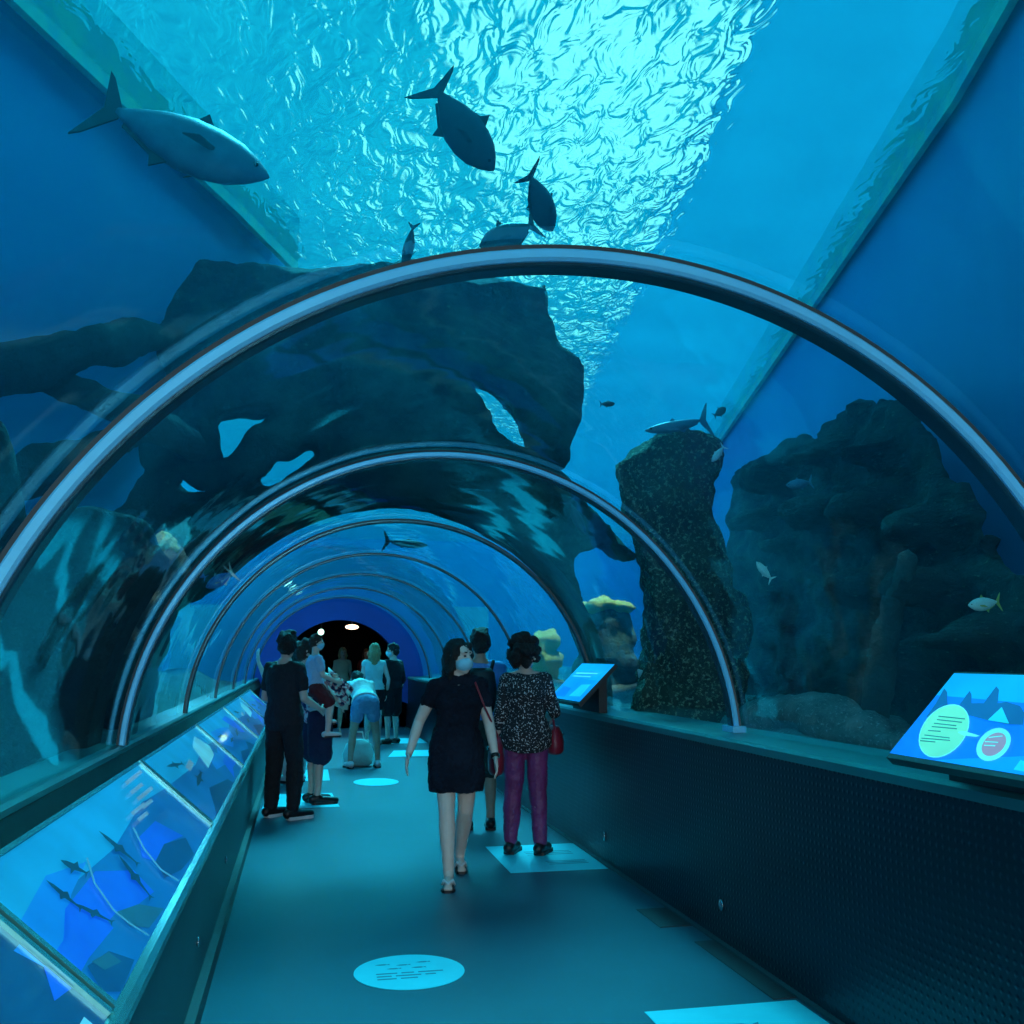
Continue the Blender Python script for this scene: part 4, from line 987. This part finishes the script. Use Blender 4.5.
    for sd in 'RL':
        an, toe = J[sd + '_ank'], J[sd + '_toe']; fwd = (toe - an); fwd.z = 0; fwd.normalize(); sdv = fwd.cross(Vector((0, 0, 1)))
        heel = an - fwd * .05; dz = an.z - .085
        zf = toe.z - .03
        def sole(b2, w0, h0, h1, ext=.05):
            pts = []
            for t, ww in ((0, .6), (.03, .9), (.15, 1), (.5, .95), (.8, 1.15), (.95, .9), (1.0, .5)):
                c = heel.lerp(toe + fwd * ext, t); pts.append((c, w0 * ww, dz + (zf - dz) * t))
            loop = [Vector((c.x, c.y, z + h0)) + sdv * ww for c, ww, z in pts] + [Vector((c.x, c.y, z + h0)) - sdv * ww for c, ww, z in reversed(pts)]
            prism(b2, loop, Vector((0, 0, h1 - h0)))
        if shoes == 'flipflop':
            b2 = bmesh.new(); sole(b2, .042, 0.0, .016, .045); so = build(b2, 'sandal', 'shoe_black', root)
            b2 = bmesh.new()
            for e_ in (-1, 1): limb(b2, [toe + fwd * .005 + Vector((0, 0, .02)), toe - fwd * .04 + sdv * .03 * e_ + Vector((0, 0, .035)), toe - fwd * .085 + sdv * .042 * e_ + Vector((0, 0, .0))], [.008, .010, .008], 8)
            build(b2, 'strap', 'shoe_white', so, True)
        elif shoes:
            def f(b2):
                limb(b2, [heel + Vector((0, 0, -.035)), heel.lerp(toe, .55) + Vector((0, 0, -.012)), toe + fwd * .03 + Vector((0, 0, .008))], [.042, .046, .034])
                limb(b2, [heel + Vector((0, 0, -.03)), an + Vector((0, 0, -.015)) + fwd * .01], [.044, .046])
            sh_ = rem('shoe', f, shoes if shoes in M else 'shoe_black', max(.008, voxel), 1)
            b2 = bmesh.new(); sole(b2, .047, 0.0, .028, .05); build(b2, 'sole', 'shoe_white' if shoes == 'shoe_black_white' else 'shoe_black', sh_)
    return root, J, HP
M['shoe_black_white'] = M['shoe_black']
def on_person(root, bm, name, mk, parent=None, smooth=True):
    return build(bm, name, mk, parent or root, smooth)
def to_world(root, p):
    return Matrix.Translation(root.location) @ root.rotation_euler.to_matrix().to_4x4() @ Matrix.Diagonal((*root.scale, 1)) @ Vector(p)

def handbag(label, root, top, w, hgt, strap_pts, mk='leather_red', d=.06, thin=.007):
    """bag hanging at the person-space point 'top'; strap_pts in person space"""
    t = to_world(root, top); o = empty('handbag', t, root.rotation_euler.z); tag(o, label, 'handbag')
    bm = bmesh.new(); rr = []
    for z, a, b_ in ((0, .36, .5), (-.25, .44, .8), (-.6, .52, 1), (-.9, .5, .95), (-1, .42, .7)):
        rr.append((Vector((0, 0, z * hgt)), Vector((0, w * a, 0)), Vector((d * b_, 0, 0))))
    loft(bm, rr, 16); build(bm, 'bag_body', mk, o, True)
    inv = Matrix.Translation(t) @ Matrix.Rotation(root.rotation_euler.z, 4, 'Z'); inv.invert()
    bm = bmesh.new(); limb(bm, [inv @ to_world(root, q) for q in strap_pts], [thin] * len(strap_pts), 8); build(bm, 'strap', mk, o, True)
    bm = bmesh.new(); ellipsoid(bm, (d * .9, 0, -hgt * .3), (.012, .018, .012)); build(bm, 'clasp', 'chrome', o, True)
    return o

# walking woman in black dress, facing the camera
R1, J1, HP1 = person('woman in a short black dress and blue face mask walking towards the viewer', (1.07, 6.9, 0), 186, 1.62, fem=True, skin='skin_pale', head_rot=(-48, 4), voxel=.007, hair='bob', shoes='flipflop', mask=True, slim=1.16,
    over=dict(pelvis=(0, .0, .915), neck=(-.01, .01, 1.405), head=(-.01, .035, 1.56), R_sh=(.16, .03, 1.35), L_sh=(-.165, -.01, 1.36),
              R_hip=(.085, .01, .885), L_hip=(-.085, -.01, .885), R_knee=(.075, .16, .49), R_ank=(.06, .24, .085), R_toe=(.07, .40, .03),
              L_knee=(-.07, -.02, .475), L_ank=(-.045, -.30, .11), L_toe=(-.05, -.15, .035),
              R_el=(.275, -.02, 1.10), R_wr=(.345, .10, .885), R_fin=(.365, .16, .79),
              L_el=(-.235, .0, 1.09), L_wr=(-.275, .07, .86), L_fin=(-.285, .12, .76)),
    outfit=[('dress', 'cloth_dress')])
b2 = bmesh.new(); wv_ = J1['L_wr']; dd = (J1['L_fin'] - wv_).normalized(); uu, vv = frame(dd); loft(b2, [(wv_ - dd * .014, uu * .031, vv * .031), (wv_ + dd * .014, uu * .031, vv * .031)], 16)
wt = build(b2, 'watch', 'black', R1, True); b2 = bmesh.new(); ellipsoid(b2, wv_ + Vector((-.03, .006, 0)), (.008, .018, .018)); build(b2, 'watch_face', 'chrome', wt, True)
handbag('red shoulder bag hanging behind the arm of the woman in black', R1, (-.30, -.14, .98), .26, .26, [(-.30, -.14, .96), (-.22, -.10, 1.2), (-.12, -.04, 1.42), (-.13, .06, 1.38), (-.20, .08, 1.2), (-.30, -.02, 1.0), (-.30, -.12, .96)])

# curly haired woman in a speckled blouse, seen from behind
R2, J2, HP2 = person('curly haired woman in speckled black blouse and purple trousers seen from behind', (1.72, 7.6, 0), 12, 1.63, fem=True, skin='skin', head_rot=(25, 0), voxel=.007, hair='curly', shoes='shoe_black', slim=1.06,
    over=dict(R_hip=(.085, 0, .9), R_knee=(.10, .02, .49), R_ank=(.115, -.02, .085), R_toe=(.17, .13, .03), L_knee=(-.10, .03, .49), L_ank=(-.125, .02, .085), L_toe=(-.08, .17, .03),
              R_el=(.235, -.03, 1.12), R_wr=(.225, .17, 1.06), R_fin=(.20, .27, 1.06)),
    outfit=[('shirt', 'blouse', dict(z0=.80, sleeve=1.35, grow=.036, name='blouse')), ('trousers', 'cloth_purple', dict(to=.97, wide=.012, cuff=.9))])
b2 = bmesh.new(); ellipsoid(b2, HP2(.082, .0, -.045), (.010, .010, .010)); build(b2, 'earring', 'pearl', R2, True)
handbag('red leather handbag on the arm of the curly haired woman', R2, (.24, .17, .99), .34, .21, [(.24, .09, .97), (.225, .14, 1.075), (.225, .18, 1.075), (.24, .25, .97)], thin=.009, d=.075)

# person with backpack in front of them
R3, J3, HP3 = person('person in blue T-shirt and dark shorts between the two women, from behind', (1.56, 8.75, 0), 5, 1.72, skin='skin_tan', voxel=.009, hair='short', shoes='shoe_black', face=False,
    outfit=[('shirt', 'cloth_blue', dict(z0=.93)), ('trousers', 'cloth_darkgreen', dict(to=.46, wide=.03, name='shorts'))])
bp_ = empty('backpack', to_world(R3, (0, -.14, 1.0)), R3.rotation_euler.z); tag(bp_, 'small black backpack worn over the blue T-shirt', 'backpack'); bp_.scale = R3.scale
bm = bmesh.new(); rr = []
for z, a, b_ in ((0, .10, .05), (.03, .13, .075), (.2, .135, .085), (.34, .115, .07), (.38, .08, .04)): rr.append((Vector((0, -.02, z)), Vector((a, 0, 0)), Vector((0, b_, 0))))
loft(bm, rr, 18); build(bm, 'bag_body', 'black', bp_, True)
for e_ in (-1, 1):
    bm = bmesh.new(); limb(bm, [(.085 * e_, .03, .34), (.115 * e_, .09, .435), (.115 * e_, .24, .40), (.12 * e_, .27, .25)], [.016] * 4, 8); build(bm, 'strap', 'black', bp_, True)

# man in black on the left
R4, J4, HP4 = person('man in black T-shirt and black trousers seen from behind on the left', (-.15, 9.72, 0), 38, 1.71, skin='skin', head_rot=(-28, 0), voxel=.008, hair='short', shoes='shoe_black_white', ears=True,
    over=dict(R_knee=(.125, .03, .50), R_ank=(.15, -.02, .085), R_toe=(.21, .13, .03), L_knee=(-.11, .02, .50), L_ank=(-.13, .01, .085), L_toe=(-.10, .18, .03),
              R_el=(.245, -.02, 1.10), R_wr=(.27, .20, .99), R_fin=(.24, .30, .96), L_el=(-.235, .0, 1.10), L_wr=(-.16, .22, 1.0), L_fin=(-.10, .30, .98)),
    outfit=[('shirt', 'cloth_black', dict(z0=.80, sleeve=.62, grow=.030, name='t_shirt')), ('trousers', 'cloth_trousers', dict(to=.97, wide=.020))])

# adult with navy shorts carrying the toddler
R5, J5, HP5 = person('adult in navy shorts and floral top carrying the toddler', (.17, 10.6, 0), 72, 1.66, lean=-13, skin='skin', voxel=.009, hair='short', hairc='hair_brown', head_rot=(10, 0),
    over=dict(R_el=(.24, .02, 1.12), R_wr=(.16, .26, 1.05), R_fin=(.08, .33, 1.05), L_el=(-.23, .05, 1.12), L_wr=(-.02, .28, 1.0), L_fin=(.08, .30, 1.0)),
    outfit=[('shirt', 'floral', dict(z0=.86, sleeve=.7, grow=.03)), ('trousers', 'cloth_navy', dict(to=.46, wide=.05, name='shorts'))])
R6, J6, HP6 = person('toddler in pale blue shirt carried on an arm, wearing a face mask', to_world(R5, (.25, -.12, .68)), 74, 1.10, skin='skin_pale', voxel=.008, hair='short', hairc='hair_brown', shoes='shoe_white', mask=True, slim=1.15, head_rot=(18, 0),
    over=dict(pelvis=(0, 0, .80), neck=(0, .0, 1.30), head=(0, .02, 1.50), R_hip=(.10, 0, .78), L_hip=(-.10, 0, .78), R_sh=(.17, 0, 1.24), L_sh=(-.17, 0, 1.24),
              R_knee=(.17, .22, .55), R_ank=(.19, .17, .12), R_toe=(.20, .33, .07), L_knee=(-.16, .24, .66), L_ank=(-.20, .22, .28), L_toe=(-.20, .38, .24),
              R_el=(.23, .06, 1.0), R_wr=(.18, .28, .90), R_fin=(.14, .38, .88), L_el=(-.22, .1, 1.02), L_wr=(-.08, .28, .98), L_fin=(0, .34, .98)),
    outfit=[('shirt', 'cloth_paleblue', dict(z0=.86, sleeve=.6, grow=.03)), ('trousers', 'cloth_maroon', dict(to=.40, wide=.03, name='shorts'))])

# woman bending forward in denim shorts
R7, J7, HP7 = person('woman in denim shorts bending forward, seen from behind', (.86, 13.75, 0), -8, 1.66, fem=True, skin='skin_tan', lean=66, voxel=.010, hair='long', hairc='hair_brown', face=False, shoes='shoe_white', slim=1.08,
    over=dict(pelvis=(0, -.06, .90), R_hip=(.09, -.05, .87), L_hip=(-.09, -.05, .87), R_knee=(.17, .02, .47), R_ank=(.20, 0, .085), R_toe=(.22, .16, .03), L_knee=(-.16, .02, .47), L_ank=(-.19, 0, .085), L_toe=(-.21, .16, .03),
              R_el=(.24, .44, .78), R_wr=(.20, .52, .56), R_fin=(.18, .54, .46), L_el=(-.26, .44, .78), L_wr=(-.26, .50, .54), L_fin=(-.24, .52, .44)),
    outfit=[('shirt', 'cloth_white', dict(z0=.93, sleeve=.8, grow=.03)), ('trousers', 'cloth_denim', dict(to=.20, wide=.022, name='shorts', top=1.08))])
# blonde woman in teal top
R8, J8, HP8 = person('woman with long blond hair, teal top and dark shorts, back turned', (1.22, 17.2, 0), 4, 1.70, fem=True, skin='skin_pale', voxel=.012, hair='long', hairc='hair_blond', face=False, shoes='shoe_white',
    over=dict(R_el=(.25, .0, 1.10), R_wr=(.23, .1, .88)), outfit=[('shirt', 'cloth_teal', dict(z0=.93, sleeve=.08, grow=.02, name='tank_top')), ('trousers', 'cloth_black', dict(to=.30, wide=.02, name='shorts'))])
R9, J9, HP9 = person('person in dark clothes beside the blond woman, head turned left', (1.56, 17.4, 0), -40, 1.70, skin='skin_pale', voxel=.012, hair='short', head_rot=(-45, 0), mask=True,
    outfit=[('shirt', 'cloth_black', dict(sleeve=1.2, grow=.03)), ('trousers', 'cloth_black', dict(to=.42, wide=.03, name='shorts'))])
# person pointing at the glass behind the man in black
R10, J10, HP10 = person('person in pale trousers raising an arm to the glass behind the man in black', (-.06, 12.4, 0), -30, 1.66, fem=True, skin='skin_pale', voxel=.011, hair='bob', hairc='hair_brown', shoes='shoe_white', head_rot=(20, 0),
    over=dict(L_el=(-.36, .10, 1.24), L_wr=(-.44, .16, 1.46), L_fin=(-.45, .17, 1.57)),
    outfit=[('shirt', 'cloth_cream', dict(sleeve=.6, grow=.02)), ('trousers', 'cloth_white', dict(to=.95, wide=.02))])
# far figures in the dark hall
G3 = 'visitors in the dark hall'
person('reddish visitor standing far off in the dark hall', (1.55, 24.5, 0), 180, 1.66, fem=True, skin='skin', voxel=.018, hair='long', hairc='hair_brown', hands=False, shoes='shoe_black',
       outfit=[('shirt', 'cloth_red', dict(sleeve=.6)), ('trousers', 'cloth_red', dict(to=.95))], group=G3)
person('visitor in a pale top far off behind the toddler', (.92, 23.2, 0), 170, 1.68, fem=True, skin='skin', voxel=.018, hair='long', hairc='hair_blond', hands=False, shoes='shoe_black',
       outfit=[('shirt', 'cloth_cream', dict(sleeve=.6)), ('trousers', 'cloth_black', dict(to=.95))], group=G3)
# pale bag on the floor
o = empty('floor_bag', (.80, 14.0, 0)); tag(o, 'round pale bag on the floor at the feet of the bending woman', 'bag')
bm = bmesh.new(); loft(bm, [(Vector((0, 0, z)), Vector((a, 0, 0)), Vector((0, a * .7, 0))) for z, a in ((0, .13), (.03, .19), (.16, .22), (.30, .17), (.36, .09))], 16); build(bm, 'bag_body', 'cloth_teal', o, True)
bm = bmesh.new(); limb(bm, [(-.08, 0, .34), (-.05, 0, .46), (.05, 0, .46), (.08, 0, .34)], [.010] * 4, 8); build(bm, 'handle', 'cloth_white', o, True)
# patterned cloth over the arm of the adult with the toddler
o = empty('draped_cloth', to_world(R5, (.24, .06, 1.20)), R5.rotation_euler.z); o.scale = (.85, .85, .85); tag(o, 'pink and white patterned cloth draped in front of the carried toddler', 'cloth')
bm = bmesh.new(); rows = []
for i in range(9):
    t = i / 8; row = []
    for j in range(9):
        q = j / 8 - .5
        row.append(bm.verts.new((.03 + .05 * math.sin(q * 9 + t * 3), -.08 + .30 * t + .10 * q, .13 - .26 * t + q * .22 + .02 * math.sin(j * 1.7))))
    rows.append(row)
for a_, b_ in zip(rows, rows[1:]):
    for j in range(8): bm.faces.new((a_[j], a_[j + 1], b_[j + 1], b_[j]))
bmesh.ops.solidify(bm, geom=list(bm.faces), thickness=.012); build(bm, 'fabric', 'floral', o, True)
#PEOPLE_END#

# ------------------------------------------------------------------ light
w = bpy.data.worlds.new('sky'); scene.world = w; w.use_nodes = True
nt = w.node_tree; nt.nodes.clear(); out = nt.nodes.new('ShaderNodeOutputWorld')
bg = N(nt, 'ShaderNodeBackground', Strength=1.0)
tc = N(nt, 'ShaderNodeTexCoord')
nz = N(nt, 'ShaderNodeTexNoise', Scale=5, Detail=4, Roughness=.6); nt.links.new(tc.outputs['Generated'], nz.inputs['Vector'])
az, el = math.radians(18), math.radians(51)
sd = Vector((math.sin(az) * math.cos(el), math.cos(az) * math.cos(el), math.sin(el)))
dt = N(nt, 'ShaderNodeVectorMath', operation='DOT_PRODUCT'); dt.inputs[1].default_value = sd; nt.links.new(tc.outputs['Generated'], dt.inputs[0])
rg = N(nt, 'ShaderNodeMapRange'); rg.interpolation_type = 'SMOOTHERSTEP'
rg.inputs['From Min'].default_value = math.cos(math.radians(7.5)); rg.inputs['From Max'].default_value = math.cos(math.radians(1)); nt.links.new(dt.outputs['Value'], rg.inputs['Value'])
rp = N(nt, 'ShaderNodeValToRGB'); rp.color_ramp.elements[0].position = .35; rp.color_ramp.elements[1].position = .68
rp.color_ramp.elements[0].color = (.01, .36, .54, 1); rp.color_ramp.elements[1].color = (.10, .78, .88, 1)
nt.links.new(nz.outputs['Fac'], rp.inputs[0])
mx = N(nt, 'ShaderNodeMixRGB'); mx.inputs[2].default_value = (7, 2.3, 1.7, 1); nt.links.new(rg.outputs[0], mx.inputs[0]); nt.links.new(rp.outputs[0], mx.inputs[1])
nt.links.new(mx.outputs[0], bg.inputs[0]); nt.links.new(bg.outputs[0], out.inputs[0])
sun_d = bpy.data.lights.new('sun', 'SUN'); sun_d.energy = 10; sun_d.angle = math.radians(14); sun_d.color = (.35, .92, 1)
sun = bpy.data.objects.new('sun', sun_d); col.objects.link(sun); sun.location = (5, 10, 15)
sun_d.cycles.use_multiple_importance_sampling = False
az, el = math.radians(12), math.radians(56); s2 = Vector((math.sin(az) * math.cos(el), math.cos(az) * math.cos(el), math.sin(el)))
sun.rotation_euler = (-s2).to_track_quat('-Z', 'Y').to_euler()

fd = bpy.data.lights.new('tank_fill', 'POINT'); fd.energy = 420; fd.shadow_soft_size = .4; fd.color = (.3, .9, 1)  # added fill light that brightens the far part of the tank
fo = bpy.data.objects.new('tank_fill', fd); col.objects.link(fo); fo.location = (-2.2, 21, 4.4)
for nm, (x, y, z), (tx, ty, tz), en, ang in (('coral_fill', (4.4, 11.6, 5.0), (4.0, 12.6, 2.1), 900, 26), ('coral_fill', (4.3, 14.6, 5.0), (3.75, 15.4, 1.2), 900, 24), ('coral_fill', (-1.2, 5.4, 4.6), (-.95, 6.2, 2.1), 300, 22)):  # added fill lights that bring out the yellow of the corals
    cd = bpy.data.lights.new(nm, 'SPOT'); cd.energy = en; cd.spot_size = math.radians(ang); cd.spot_blend = .6; cd.shadow_soft_size = .08; cd.color = (1, .95, .6)
    co = bpy.data.objects.new(nm, cd); col.objects.link(co); co.location = (x, y, z); co.rotation_euler = (Vector((tx, ty, tz)) - co.location).to_track_quat('-Z', 'Y').to_euler()
ld = bpy.data.lights.new('rear_fill', 'AREA'); ld.shape = 'RECTANGLE'; ld.size = 3; ld.size_y = 1.2; ld.energy = 260; ld.color = (.72, .92, 1)  # added fill light behind the camera for the people and walkway
lo = bpy.data.objects.new('rear_fill', ld); col.objects.link(lo); lo.location = (.9, -4.2, 2.4); lo.rotation_euler = (Vector((.9, 9, .6)) - lo.location).to_track_quat('-Z', 'Y').to_euler()
bpy.data.scenes.remove(scratch)
scene.view_settings.view_transform = 'Standard'; scene.view_settings.look = 'None'; scene.view_settings.gamma = 1
scene.view_settings.use_curve_mapping = False; scene.view_settings.exposure = 0
cy = scene.cycles
cy.max_bounces = 8; cy.diffuse_bounces = 3; cy.glossy_bounces = 3; cy.transmission_bounces = 6; cy.transparent_max_bounces = 24; cy.volume_bounces = 1
cy.sample_clamp_indirect = 6; cy.use_denoising = True
